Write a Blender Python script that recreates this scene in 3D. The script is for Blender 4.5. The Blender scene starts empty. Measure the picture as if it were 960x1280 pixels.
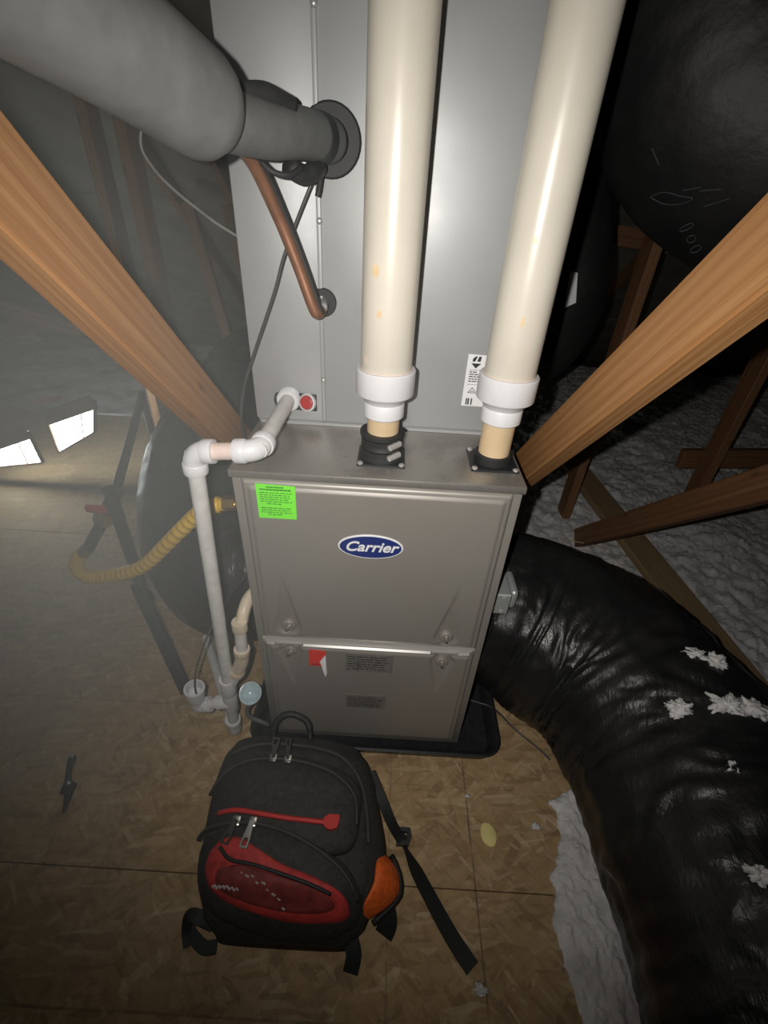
import bpy, bmesh, math, random
from mathutils import Vector, Matrix, noise, Quaternion

random.seed(7)
PI = math.pi
SC = bpy.context.scene
COL = SC.collection

# ------------------------------------------------------------------ camera
FPX, PITCH, ROLL, CAMZ = 575.0, math.radians(34.8), math.atan2(50, 830), 1.347
cd = bpy.data.cameras.new('camera')
cd.sensor_fit = 'HORIZONTAL'
cd.sensor_width = 36.0
cd.lens = 36.0 * FPX / 960.0
cd.clip_start = 0.01
cam = bpy.data.objects.new('camera', cd)
COL.objects.link(cam)
fw = Vector((0, math.cos(PITCH), -math.sin(PITCH)))
up = Vector((0, math.sin(PITCH), math.cos(PITCH)))
rt = Vector((1, 0, 0))
rx = rt * math.cos(ROLL) + up * math.sin(ROLL)
uy = up * math.cos(ROLL) - rt * math.sin(ROLL)
cam.matrix_world = Matrix(((rx.x, uy.x, -fw.x, 0), (rx.y, uy.y, -fw.y, 0), (rx.z, uy.z, -fw.z, CAMZ), (0, 0, 0, 1)))
SC.camera = cam

# ------------------------------------------------------------------ world, exposure, lights
w = bpy.data.worlds.new('world')
SC.world = w
w.use_nodes = True
w.node_tree.nodes['Background'].inputs[0].default_value = (0.55, 0.65, 0.70, 1)
w.node_tree.nodes['Background'].inputs[1].default_value = 0.02
SC.view_settings.view_transform = 'Standard'
SC.view_settings.look = 'None'
SC.view_settings.exposure = 0.0
SC.view_settings.gamma = 1.0
SC.view_settings.use_curve_mapping = False
SC.cycles.max_bounces = 6
SC.cycles.volume_bounces = 0


def lamp(name, kind, loc, power, color, radius, **kw):
    d = bpy.data.lights.new(name, kind)
    d.energy = power
    d.color = color
    d.shadow_soft_size = radius
    for k, v in kw.items():
        setattr(d, k, v)
    o = bpy.data.objects.new(name, d)
    o.location = loc
    COL.objects.link(o)
    return o


def aim(o, target):
    o.rotation_euler = (Vector(target) - o.location).to_track_quat('-Z', 'Y').to_euler()


# the phone's flash beside its lens
fl = lamp('phone_flash_offscreen', 'SPOT', (-0.045, 0.0, 1.362), 38.0, (1.0, 0.96, 0.90), 0.006,
          spot_size=math.radians(124), spot_blend=1.0)
aim(fl, (0.02, 0.8, 0.93))
# all other light comes from the two bright openings at the back left (window_1, window_2)

# ------------------------------------------------------------------ materials
MATS = {}


class NT:
    def __init__(self, name):
        self.m = bpy.data.materials.new(name)
        self.m.use_nodes = True
        self.t = self.m.node_tree
        self.b = self.t.nodes['Principled BSDF']

    def n(self, typ, **kw):
        x = self.t.nodes.new(typ)
        for k, v in kw.items():
            if k.startswith('i_'):
                x.inputs[k[2:].replace('_', ' ')].default_value = v
            else:
                setattr(x, k, v)
        return x

    def l(self, a, b):
        self.t.links.new(a, b)

    def coord(self, scale=(1, 1, 1), rot=(0, 0, 0), out='Object'):
        tc = self.n('ShaderNodeTexCoord')
        mp = self.n('ShaderNodeMapping')
        mp.inputs['Scale'].default_value = scale
        mp.inputs['Rotation'].default_value = rot
        self.l(tc.outputs[out], mp.inputs['Vector'])
        return mp.outputs['Vector']

    def noise(self, vec, scale, detail=4, rough=0.55, dist=0.0):
        x = self.n('ShaderNodeTexNoise')
        x.inputs['Scale'].default_value = scale
        x.inputs['Detail'].default_value = detail
        x.inputs['Roughness'].default_value = rough
        x.inputs['Distortion'].default_value = dist
        self.l(vec, x.inputs['Vector'])
        return x.outputs['Fac']

    def ramp(self, fac, stops):
        r = self.n('ShaderNodeValToRGB')
        e = r.color_ramp.elements
        while len(e) < len(stops):
            e.new(0.5)
        for q, (p, c) in zip(e, stops):
            q.position = p
            q.color = (c[0], c[1], c[2], 1) if not isinstance(c, (int, float)) else (c, c, c, 1)
        self.l(fac, r.inputs['Fac'])
        return r.outputs['Color']

    def mix(self, fac, a, b, mode='MIX'):
        x = self.n('ShaderNodeMix', data_type='RGBA', blend_type=mode)
        for s, v in ((0, fac), (6, a), (7, b)):
            if hasattr(v, 'is_output'):
                self.l(v, x.inputs[s])
            else:
                x.inputs[s].default_value = v if isinstance(v, (int, float)) else (v[0], v[1], v[2], 1)
        return x.outputs[2]

    def math(self, op, a, b=None):
        x = self.n('ShaderNodeMath', operation=op)
        for i, v in enumerate((a, b)):
            if v is None:
                continue
            if hasattr(v, 'is_output'):
                self.l(v, x.inputs[i])
            else:
                x.inputs[i].default_value = v
        return x.outputs[0]

    def bump(self, h, strength=0.3, dist=0.01):
        b = self.n('ShaderNodeBump')
        b.inputs['Strength'].default_value = strength
        b.inputs['Distance'].default_value = dist
        self.l(h, b.inputs['Height'])
        self.l(b.outputs['Normal'], self.b.inputs['Normal'])

    def base(self, c):
        if hasattr(c, 'is_output'):
            self.l(c, self.b.inputs['Base Color'])
        else:
            self.b.inputs['Base Color'].default_value = (c[0], c[1], c[2], 1)

    def rough(self, r):
        if hasattr(r, 'is_output'):
            self.l(r, self.b.inputs['Roughness'])
        else:
            self.b.inputs['Roughness'].default_value = r


def simple(name, col, rough=0.5, metal=0.0, var=0.12, scale=30, bump=0.0, emis=None):
    t = NT(name)
    v = t.coord()
    f = t.noise(v, scale, 5)
    a = [max(0, x * (1 - var)) for x in col]
    b = [min(1, x * (1 + var)) for x in col]
    t.base(t.ramp(f, [(0.3, a), (0.7, b)]))
    t.rough(rough)
    t.b.inputs['Metallic'].default_value = metal
    if bump:
        t.bump(f, bump, 0.004)
    if emis:
        t.b.inputs['Emission Color'].default_value = (*emis[0], 1)
        t.b.inputs['Emission Strength'].default_value = emis[1]
    MATS[name] = t.m
    return t.m


def wood(name, c1, c2, c3, rough=0.6):
    t = NT(name)
    oi = t.n('ShaderNodeObjectInfo')
    tc = t.n('ShaderNodeTexCoord')
    add = t.n('ShaderNodeVectorMath', operation='ADD')
    mul = t.n('ShaderNodeVectorMath', operation='SCALE')
    t.l(oi.outputs['Random'], mul.inputs['Scale'])
    mul.inputs[0].default_value = (9.0, 5.0, 3.0)
    t.l(tc.outputs['Object'], add.inputs[0])
    t.l(mul.outputs[0], add.inputs[1])
    mp = t.n('ShaderNodeMapping')
    mp.inputs['Scale'].default_value = (0.7, 34, 34)
    t.l(add.outputs[0], mp.inputs['Vector'])
    v = mp.outputs['Vector']
    g1 = t.noise(v, 1.0, 3, 0.5, 0.6)
    wv = t.n('ShaderNodeTexWave', wave_type='RINGS', rings_direction='X')
    wv.inputs['Scale'].default_value = 0.9
    wv.inputs['Distortion'].default_value = 9.0
    wv.inputs['Detail'].default_value = 2.0
    wv.inputs['Detail Scale'].default_value = 0.6
    t.l(v, wv.inputs['Vector'])
    mp2 = t.n('ShaderNodeMapping')
    mp2.inputs['Scale'].default_value = (5, 300, 300)
    t.l(add.outputs[0], mp2.inputs['Vector'])
    fine = t.noise(mp2.outputs['Vector'], 1.0, 2)
    base = t.ramp(g1, [(0.25, c1), (0.75, c2)])
    m1 = t.mix(t.math('MULTIPLY', wv.outputs['Fac'], 0.45), base, c3)
    m2 = t.mix(t.math('MULTIPLY', t.ramp(fine, [(0.45, 0.0), (0.7, 1.0)]), 0.55), m1, c3)
    mp3 = t.n('ShaderNodeMapping')
    mp3.inputs['Scale'].default_value = (3.0, 9, 9)
    t.l(add.outputs[0], mp3.inputs['Vector'])
    vo = t.n('ShaderNodeTexVoronoi')
    vo.inputs['Scale'].default_value = 1.6
    t.l(mp3.outputs['Vector'], vo.inputs['Vector'])
    kn = t.ramp(vo.outputs['Distance'], [(0.05, 1.0), (0.13, 0.0)])
    dark = [x * 0.35 for x in c3]
    t.base(t.mix(t.math('MULTIPLY', kn, 0.6), m2, dark))
    t.rough(rough)
    t.bump(fine, 0.15, 0.002)
    MATS[name] = t.m


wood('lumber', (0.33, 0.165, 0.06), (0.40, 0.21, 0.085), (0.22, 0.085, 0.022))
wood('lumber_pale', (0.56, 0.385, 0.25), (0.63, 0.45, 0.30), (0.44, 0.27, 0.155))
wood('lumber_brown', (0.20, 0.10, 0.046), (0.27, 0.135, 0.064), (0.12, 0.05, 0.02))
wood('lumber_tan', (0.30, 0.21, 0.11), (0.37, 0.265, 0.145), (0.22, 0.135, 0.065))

# OSB: layers of flakes
t = NT('osb')
v0 = t.coord()
tc = t.n('ShaderNodeTexCoord')
cols = []
base = t.ramp(t.noise(v0, 3.5, 4), [(0.3, (0.36, 0.242, 0.118)), (0.7, (0.44, 0.305, 0.16))])
for i, (rot, sc) in enumerate(((0.15, (14, 70, 1)), (1.35, (18, 80, 1)), (-0.6, (20, 95, 1)), (2.3, (14, 60, 1)), (0.75, (26, 110, 1)), (-0.1, (16, 85, 1)))):
    mp = t.n('ShaderNodeMapping')
    m0 = t.n('ShaderNodeMapping')
    m0.inputs['Rotation'].default_value = (0, 0, rot)
    mp.inputs['Scale'].default_value = (sc[0], sc[1], 0.0)
    t.l(m0.outputs[0], mp.inputs['Vector'])
    nz = t.n('ShaderNodeTexNoise')
    nz.inputs['Scale'].default_value = 9.0
    t.l(tc.outputs['Object'], nz.inputs['Vector'])
    ad = t.n('ShaderNodeMix', data_type='RGBA', blend_type='LINEAR_LIGHT')
    ad.inputs[0].default_value = 0.012
    t.l(tc.outputs['Object'], ad.inputs[6])
    t.l(nz.outputs['Color'], ad.inputs[7])
    t.l(ad.outputs[2], m0.inputs['Vector'])
    vo = t.n('ShaderNodeTexVoronoi')
    vo.inputs['Scale'].default_value = 1.0
    t.l(mp.outputs['Vector'], vo.inputs['Vector'])
    sep = t.n('ShaderNodeSeparateColor')
    t.l(vo.outputs['Color'], sep.inputs[0])
    fc = t.ramp(sep.outputs[1], [(0.0, (0.19, 0.115, 0.055)), (0.3, (0.34, 0.225, 0.108)), (0.8, (0.46, 0.32, 0.17)), (1.0, (0.60, 0.48, 0.31))])
    pick = t.ramp(sep.outputs[0], [(0.60, 0.0), (0.66, 1.0)])
    base = t.mix(t.math('MULTIPLY', pick, 0.5), base, fc)
    cols.append(sep.outputs[2])
big = t.noise(v0, 2.2, 5, 0.6)
base = t.mix(t.math('MULTIPLY', t.ramp(big, [(0.48, 0.0), (0.72, 1.0)]), 0.30), base, (0.25, 0.15, 0.07))
# printed nail lines (across x and along y), and dirt
gm = t.n('ShaderNodeNewGeometry')
sp = t.n('ShaderNodeSeparateXYZ')
t.l(gm.outputs['Position'], sp.inputs[0])
wob = t.math('MULTIPLY', t.math('SUBTRACT', t.noise(v0, 6.0, 2), 0.5), 0.006)
brk = t.ramp(t.noise(v0, 14.0, 3), [(0.35, 0.25), (0.6, 1.0)])
for axis, pos, wd, st in ((0, 0.271, 0.0022, 0.75), (0, 0.063, 0.0020, 0.45), (0, -0.62, 0.002, 0.25), (1, 0.165, 0.0022, 0.6), (1, 0.818, 0.002, 0.5), (1, 0.62, 0.0015, 0.25)):
    d = t.math('ABSOLUTE', t.math('ADD', t.math('SUBTRACT', sp.outputs[axis], pos), wob))
    ln = t.math('LESS_THAN', d, wd)
    base = t.mix(t.math('MULTIPLY', t.math('MULTIPLY', ln, st), brk), base, (0.09, 0.065, 0.045))
sm = t.noise(v0, 1.3, 6, 0.65)
base = t.mix(t.math('MULTIPLY', t.ramp(sm, [(0.55, 0.0), (0.75, 1.0)]), 0.30), base, (0.42, 0.38, 0.31))
t.base(base)
t.rough(0.75)
t.bump(t.math('ADD', cols[0], cols[1]), 0.25, 0.002)
MATS['osb'] = t.m

# painted/galvanised steel of the furnace
def steel(name, col, rough, metal, grain=(3, 3, 3), dirt=0.0):
    t = NT(name)
    v = t.coord(grain)
    g = t.noise(v, 1.0, 3)
    a = [x * 0.97 for x in col]
    b = [min(1, x * 1.03) for x in col]
    c = t.ramp(g, [(0.3, a), (0.7, b)])
    if dirt:
        n2 = t.noise(t.coord((5, 5, 5)), 1.0, 7, 0.7)
        c = t.mix(t.math('MULTIPLY', t.ramp(n2, [(0.5, 0.0), (0.75, 1.0)]), dirt), c, [x * 0.45 for x in col])
        n3 = t.noise(t.coord(), 160.0, 2)
        c = t.mix(t.math('MULTIPLY', t.ramp(n3, [(0.66, 0.0), (0.72, 1.0)]), dirt), c, [x * 0.25 for x in col])
    t.base(c)
    t.rough(t.ramp(t.noise(t.coord(), 9, 4), [(0.3, max(0, rough - 0.05)), (0.7, rough + 0.06)]))
    t.b.inputs['Metallic'].default_value = metal
    MATS[name] = t.m


steel('furnace_paint', (0.30, 0.28, 0.255), 0.42, 0.3, dirt=0.10)
steel('furnace_top', (0.34, 0.325, 0.30), 0.34, 0.6, (3, 3, 3), dirt=0.55)
steel('coil_paint', (0.42, 0.43, 0.435), 0.46, 0.3)
steel('bright_steel', (0.58, 0.57, 0.55), 0.34, 0.55)
steel('galvanised', (0.40, 0.42, 0.42), 0.42, 0.4, (8, 8, 8))
simple('pvc_white', (0.68, 0.68, 0.70), 0.35, var=0.04)
simple('pvc_cream', (0.61, 0.57, 0.49), 0.30, var=0.07, scale=7)
simple('pvc_primer', (0.66, 0.50, 0.31), 0.4, var=0.12, scale=14)
simple('pvc_grey', (0.63, 0.62, 0.60), 0.4, var=0.12, scale=40)
simple('pvc_aged', (0.66, 0.56, 0.42), 0.4, var=0.12, scale=20)
simple('pvc_pinked', (0.72, 0.58, 0.52), 0.4, var=0.1, scale=30)
simple('rubber', (0.016, 0.017, 0.018), 0.62, var=0.3)
simple('black_plastic', (0.02, 0.021, 0.024), 0.4, var=0.25, scale=60)
simple('iron', (0.035, 0.035, 0.035), 0.5, 0.4, var=0.3)
simple('foam', (0.135, 0.14, 0.138), 0.62, var=0.15, scale=25, bump=0.25)
simple('foam_dark', (0.02, 0.021, 0.022), 0.6, var=0.3)
simple('copper', (0.30, 0.145, 0.085), 0.42, 0.5, var=0.25, scale=18)
simple('yellow_coat', (0.86, 0.56, 0.06), 0.42, var=0.06)
simple('brass', (0.62, 0.45, 0.2), 0.3, 0.9)
simple('red_plastic', (0.55, 0.03, 0.03), 0.4)
simple('red_cap', (0.42, 0.03, 0.025), 0.35)
simple('label_white', (0.78, 0.78, 0.80), 0.5, var=0.03)
simple('label_green', (0.20, 0.85, 0.045), 0.55, var=0.03)
simple('label_red', (0.75, 0.05, 0.035), 0.5, var=0.06)
simple('label_grey', (0.16, 0.15, 0.14), 0.5, var=0.25, scale=60)
simple('ink', (0.02, 0.02, 0.025), 0.6)
simple('ink_green', (0.04, 0.22, 0.02), 0.6)
simple('ink_faded', (0.06, 0.066, 0.07), 0.6)
simple('logo_blue', (0.015, 0.03, 0.16), 0.3, var=0.05)
simple('nylon', (0.030, 0.029, 0.027), 0.78, var=0.35, scale=90, bump=0.2)
simple('nylon_edge', (0.036, 0.035, 0.034), 0.7, var=0.2, scale=90)
simple('webbing', (0.012, 0.013, 0.014), 0.6, var=0.4, scale=200)
simple('red_fabric', (0.42, 0.035, 0.03), 0.7, var=0.3, scale=60, bump=0.2)
simple('red_dark', (0.16, 0.02, 0.016), 0.7, var=0.35, scale=40, bump=0.2)
simple('red_trim', (0.50, 0.035, 0.03), 0.55, var=0.1)
simple('orange_fabric', (0.75, 0.13, 0.02), 0.6, var=0.3, scale=80, bump=0.2)
simple('chrome', (0.75, 0.75, 0.75), 0.18, 1.0, var=0.04)
simple('print_pale', (0.36, 0.28, 0.27), 0.6)
simple('clear_blue', (0.45, 0.58, 0.62), 0.2, var=0.2, scale=60)
simple('chip_yellow', (0.78, 0.68, 0.28), 0.6, var=0.08)
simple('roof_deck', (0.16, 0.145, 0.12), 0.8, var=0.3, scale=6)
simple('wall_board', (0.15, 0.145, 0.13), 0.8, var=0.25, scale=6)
simple('wire_grey', (0.35, 0.35, 0.34), 0.5)
simple('wire_dark', (0.06, 0.06, 0.06), 0.4)
simple('day_pane', (0.9, 0.95, 0.95), 0.4, emis=((0.88, 1.0, 0.98), 20.0))
simple('pink_paper', (0.75, 0.22, 0.30), 0.6, var=0.2)

t = NT('duct_film')
v = t.coord((1, 1, 1))
n1 = t.noise(t.coord((60, 14, 14)), 1.0, 4, 0.6, 1.5)
n2 = t.noise(v, 45.0, 3, 0.6, 2.0)
t.base(t.ramp(t.noise(v, 8, 5), [(0.35, (0.010, 0.010, 0.0105)), (0.75, (0.020, 0.020, 0.020))]))
t.rough(t.ramp(t.noise(v, 12, 4), [(0.35, 0.28), (0.7, 0.50)]))
t.bump(t.math('ADD', n1, t.math('MULTIPLY', n2, 0.5)), 0.20, 0.012)
t.b.inputs['Specular IOR Level'].default_value = 0.4
MATS['duct_film'] = t.m

t = NT('duct_matte')
v = t.coord()
t.base(t.ramp(t.noise(v, 8, 5), [(0.35, (0.010, 0.010, 0.0105)), (0.75, (0.020, 0.020, 0.020))]))
t.rough(0.55)
t.bump(t.noise(v, 22, 4), 0.3, 0.01)
MATS['duct_matte'] = t.m

t = NT('insulation')
v = t.coord()
n1 = t.noise(v, 9, 6, 0.65)
n2 = t.noise(v, 95, 5, 0.75)
c = t.ramp(n1, [(0.3, (0.62, 0.61, 0.61)), (0.55, (0.84, 0.83, 0.83)), (0.8, (0.92, 0.91, 0.91))])
c = t.mix(t.math('MULTIPLY', t.ramp(n2, [(0.5, 0.0), (0.8, 1.0)]), 0.4), c, (0.42, 0.40, 0.40))
br = t.noise(v, 2.6, 3)
c = t.mix(t.math('MULTIPLY', t.ramp(br, [(0.60, 0.0), (0.85, 1.0)]), 0.8), c, (0.14, 0.085, 0.05))
t.base(c)
t.rough(1.0)
t.bump(t.math('ADD', n2, t.math('MULTIPLY', n1, 0.5)), 0.55, 0.02)
MATS['insulation'] = t.m


# ------------------------------------------------------------------ mesh helpers
def tag(o, label=None, cat=None, group=None, kind=None):
    if label:
        o['label'] = label
    if cat:
        o['category'] = cat
    if group:
        o['group'] = group
    if kind:
        o['kind'] = kind
    return o


ROOT = {}


def thing(name, label, cat, loc=(0, 0, 0), group=None, kind=None):
    o = bpy.data.objects.new(name, None)
    o.empty_display_size = 0.05
    COL.objects.link(o)
    o.location = loc
    ROOT[o.name] = Vector(loc)
    return tag(o, label, cat, group, kind)


def obj(name, bm, mat, parent=None, smooth=False, label=None):
    """bm is in world coordinates; a part's origin is its thing's base."""
    me = bpy.data.meshes.new(name)
    bmesh.ops.recalc_face_normals(bm, faces=bm.faces)
    if parent is not None:
        off = ROOT[parent.name]
    else:
        xs = [v.co for v in bm.verts]
        off = Vector(((min(v.x for v in xs) + max(v.x for v in xs)) / 2,
                      (min(v.y for v in xs) + max(v.y for v in xs)) / 2, min(v.z for v in xs)))
    bmesh.ops.translate(bm, verts=bm.verts, vec=-off)
    if smooth:
        for f in bm.faces:
            f.smooth = True
    bm.to_mesh(me)
    bm.free()
    me.materials.append(MATS[mat])
    o = bpy.data.objects.new(name, me)
    COL.objects.link(o)
    ROOT[o.name] = off
    if parent is not None:
        o.parent = parent
    else:
        o.location = off
    if label:
        o['label'] = label
    if smooth == 'auto':
        md = None
    return o


def auto(o, ang=27):
    """flat across sharp edges, smooth elsewhere"""
    me = o.data
    for p in me.polygons:
        p.use_smooth = True
    me.set_sharp_from_angle(angle=math.radians(ang))
    return o


def box(bm, lo, hi, bev=0.0, seg=2):
    r = bmesh.ops.create_cube(bm, size=1.0)
    vs = r['verts']
    c = [(a + b) / 2 for a, b in zip(lo, hi)]
    s = [b - a for a, b in zip(lo, hi)]
    for v in vs:
        v.co = Vector((c[0] + v.co.x * s[0], c[1] + v.co.y * s[1], c[2] + v.co.z * s[2]))
    if bev:
        es = list({e for v in vs for e in v.link_edges})
        bmesh.ops.bevel(bm, geom=es, offset=bev, segments=seg, affect='EDGES', profile=0.5)
    return bm


def frame(d):
    d = d.normalized()
    a = Vector((0, 0, 1)) if abs(d.z) < 0.9 else Vector((1, 0, 0))
    x = d.cross(a).normalized()
    return x, x.cross(d).normalized()


def loft(bm, rings, cap0=True, cap1=True, closed=False):
    vr = [[bm.verts.new(p) for p in r] for r in rings]
    m = len(vr[0])
    n = len(vr)
    for i in range(n if closed else n - 1):
        a, b = vr[i], vr[(i + 1) % n]
        for j in range(m):
            bm.faces.new((a[j], a[(j + 1) % m], b[(j + 1) % m], b[j]))
    if not closed:
        if cap0:
            bm.faces.new(list(reversed(vr[0])))
        if cap1:
            bm.faces.new(vr[-1])
    return vr


def tube(bm, pts, r, m=16, cap=True, rad=None):
    pts = [Vector(p) for p in pts]
    n = len(pts)
    x = None
    rings = []
    for i, p in enumerate(pts):
        d = (pts[min(i + 1, n - 1)] - pts[max(i - 1, 0)]).normalized()
        if x is None:
            x, y = frame(d)
        else:
            x = (x - d * x.dot(d)).normalized()
            y = d.cross(x)
        y = d.cross(x)
        rr = rad[i] if rad else r
        rings.append([p + (x * math.cos(2 * PI * j / m) + y * math.sin(2 * PI * j / m)) * rr for j in range(m)])
    loft(bm, rings, cap, cap)
    return bm


def lathe(bm, base, axis, prof, m=24, caps=True):
    """prof: (distance along axis, radius)"""
    base, axis = Vector(base), Vector(axis).normalized()
    x, y = frame(axis)
    rings = [[base + axis * h + (x * math.cos(2 * PI * j / m) + y * math.sin(2 * PI * j / m)) * r for j in range(m)] for h, r in prof]
    loft(bm, rings, caps, caps)
    return bm


def spline(pts, n=12):
    pts = [Vector(p) for p in pts]
    out = []
    P = [pts[0] * 2 - pts[1]] + pts + [pts[-1] * 2 - pts[-2]]
    for i in range(1, len(P) - 2):
        for k in range(n):
            s = k / n
            a, b, c, d = P[i - 1], P[i], P[i + 1], P[i + 2]
            out.append(0.5 * ((2 * b) + (c - a) * s + (2 * a - 5 * b + 4 * c - d) * s * s + (3 * b - a - 3 * c + d) * s ** 3))
    out.append(pts[-1])
    return out


def fillet(pts, r, n=6):
    """polyline with rounded corners"""
    pts = [Vector(p) for p in pts]
    out = [pts[0]]
    for i in range(1, len(pts) - 1):
        a, b, c = pts[i - 1], pts[i], pts[i + 1]
        u, v = (a - b).normalized(), (c - b).normalized()
        for k in range(n + 1):
            s = k / n
            p0, p1 = b + u * r, b + v * r
            out.append((1 - s) ** 2 * p0 + 2 * s * (1 - s) * b + s * s * p1)
    out.append(pts[-1])
    return out


def board(name, p0, p1, wdt, thk, mat, parent, side=(1, 0, 0), bev=0.003):
    """lumber from p0 to p1, its thickness along 'side'; local x is its length, for the grain"""
    p0, p1 = Vector(p0), Vector(p1)
    d = (p1 - p0).normalized()
    s = Vector(side)
    s = (s - d * s.dot(d)).normalized()
    h = s.cross(d).normalized()
    L = (p1 - p0).length
    bm = bmesh.new()
    box(bm, (-L / 2, -thk / 2, -wdt / 2), (L / 2, thk / 2, wdt / 2), bev, 1)
    me = bpy.data.meshes.new(name)
    bm.to_mesh(me)
    bm.free()
    me.materials.append(MATS[mat])
    o = bpy.data.objects.new(name, me)
    COL.objects.link(o)
    M = Matrix(((d.x, s.x, h.x, 0), (d.y, s.y, h.y, 0), (d.z, s.z, h.z, 0), (0, 0, 0, 1)))
    c = (p0 + p1) / 2
    if parent is not None:
        o.parent = parent
        c = c - ROOT[parent.name]
    o.matrix_basis = Matrix.Translation(c) @ M
    return auto(o)


def disc_pts(c, nrm, r, m=20):
    x, y = frame(Vector(nrm))
    return [Vector(c) + (x * math.cos(2 * PI * j / m) + y * math.sin(2 * PI * j / m)) * r for j in range(m)]


def text_mesh(name, body, size, M, mat, parent, shear=0.0, bold=0.0, extrude=0.0004, sx=1.0):
    """flat lettering; M places local x (reading direction), y (up), z (out of the surface)"""
    cu = bpy.data.curves.new(name, 'FONT')
    cu.body = body
    cu.size = size
    cu.shear = shear
    cu.offset = bold
    cu.extrude = extrude
    cu.align_x = 'CENTER'
    cu.align_y = 'CENTER'
    tmp = bpy.data.objects.new(name + '_tmp', cu)
    COL.objects.link(tmp)
    dg = bpy.context.evaluated_depsgraph_get()
    me = bpy.data.meshes.new_from_object(tmp.evaluated_get(dg))
    bpy.data.objects.remove(tmp)
    bpy.data.curves.remove(cu)
    off = ROOT[parent.name]
    me.transform(Matrix.Diagonal((sx, 1, 1, 1)))
    me.transform(Matrix.Translation(-off) @ M)
    me.materials.clear()
    me.materials.append(MATS[mat])
    o = bpy.data.objects.new(name, me)
    COL.objects.link(o)
    o.parent = parent
    ROOT[o.name] = off
    return o


def basis(o, x, y):
    x = Vector(x).normalized()
    y = Vector(y)
    y = (y - x * y.dot(x)).normalized()
    z = x.cross(y)
    return Matrix(((x.x, y.x, z.x, o[0]), (x.y, y.y, z.y, o[1]), (x.z, y.z, z.z, o[2]), (0, 0, 0, 1)))


def fbm(x, y, z, o=3):
    return noise.fractal(Vector((x, y, z)), 1.0, 2.0, o)


# ------------------------------------------------------------------ the setting
floor = thing('floor', 'attic deck of oriented strand board sheets with printed nail lines', 'floor', (0, 0, 0), kind='structure')
JY = 0.392
xs = [-3.2, -1.98, -0.16, 0.60]
sheets = []
for y0, y1, cuts in ((-1.0, JY, [-3.2, -1.3, 0.62]), (JY, 1.62, [-3.2, -1.98, 0.60]), (1.62, 2.9, [-3.2, -0.75, 0.35])):
    for a, b in zip(cuts[:-1], cuts[1:]):
        bm = bmesh.new()
        box(bm, (a + 0.0012, y0 + 0.0012, -0.018), (b - 0.0012, y1 - 0.0012, 0.0), 0.001, 1)
        obj('osb_sheet', bm, 'osb', floor)
bm = bmesh.new()
box(bm, (-4.2, -1.6, -0.16), (4.2, 5.2, -0.12))
obj('subfloor', bm, 'wall_board', floor)

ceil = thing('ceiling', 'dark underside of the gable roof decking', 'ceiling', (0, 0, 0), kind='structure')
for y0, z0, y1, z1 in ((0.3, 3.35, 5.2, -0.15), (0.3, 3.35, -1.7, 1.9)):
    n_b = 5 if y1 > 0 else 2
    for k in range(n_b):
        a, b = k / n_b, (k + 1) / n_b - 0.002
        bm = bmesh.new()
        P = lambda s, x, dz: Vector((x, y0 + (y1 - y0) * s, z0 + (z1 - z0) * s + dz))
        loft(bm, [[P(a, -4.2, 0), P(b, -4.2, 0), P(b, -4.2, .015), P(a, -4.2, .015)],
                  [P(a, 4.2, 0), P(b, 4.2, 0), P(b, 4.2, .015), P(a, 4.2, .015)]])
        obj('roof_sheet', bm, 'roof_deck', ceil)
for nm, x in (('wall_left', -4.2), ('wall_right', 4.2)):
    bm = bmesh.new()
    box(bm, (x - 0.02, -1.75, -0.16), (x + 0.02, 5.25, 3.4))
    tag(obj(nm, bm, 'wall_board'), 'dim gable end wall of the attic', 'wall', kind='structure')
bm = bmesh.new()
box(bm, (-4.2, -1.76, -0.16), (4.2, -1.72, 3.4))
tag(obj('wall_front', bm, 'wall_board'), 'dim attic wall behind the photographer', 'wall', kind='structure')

# ------------------------------------------------------------------ trusses
SL = 1.808      # web centre line: y + z


def truss(x, label, mat, front=True, post=True, chord=True, pmat=None, back=False):
    t = thing('roof_truss', label, 'truss', (x, 1.8, 0.0), 'roof trusses')
    if front:
        board('web', (x, -0.15, SL + 0.15), (x, SL - 0.02, 0.02), 0.089, 0.038, mat, t)
    if post:
        zt = 3.35 - 0.714 * (2.02 - 0.3) - 0.09
        board('post', (x, 2.02, 0.0), (x, 2.02, zt), 0.095, 0.04, pmat or mat, t)
    if chord:
        board('bottom_chord', (x, -0.9 if x > 0.8 else 1.7, -0.09), (x, 4.6, -0.09), 0.089, 0.038, pmat or mat, t)
    board('top_chord', (x, 0.32, 3.29), (x, 4.9, 0.02), 0.089, 0.038, 'lumber_brown', t)
    return t


truss(-0.349, 'two-by-four truss web slanting past the insulated grey pipe down beside the furnace', 'lumber', post=False, chord=False)
truss(0.339, 'orange-toned two-by-four truss web slanting down to the right top corner of the furnace', 'lumber', post=False, chord=False)
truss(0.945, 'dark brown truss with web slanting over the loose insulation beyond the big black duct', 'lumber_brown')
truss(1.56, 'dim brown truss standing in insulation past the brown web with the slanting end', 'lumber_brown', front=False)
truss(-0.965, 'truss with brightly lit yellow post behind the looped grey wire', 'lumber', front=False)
t3 = thing('roof_truss', 'truss whose yellow post stands behind the pale slanting beam, farther from the furnace', 'truss', (-1.30, 2.4, 0.0), 'roof trusses')
board('post', (-1.30, 2.42, 0.0), (-1.30, 2.42, 1.76), 0.105, 0.045, 'lumber', t3)
board('top_chord', (-1.30, 0.32, 3.29), (-1.30, 4.9, 0.02), 0.089, 0.038, 'lumber_brown', t3)
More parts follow.
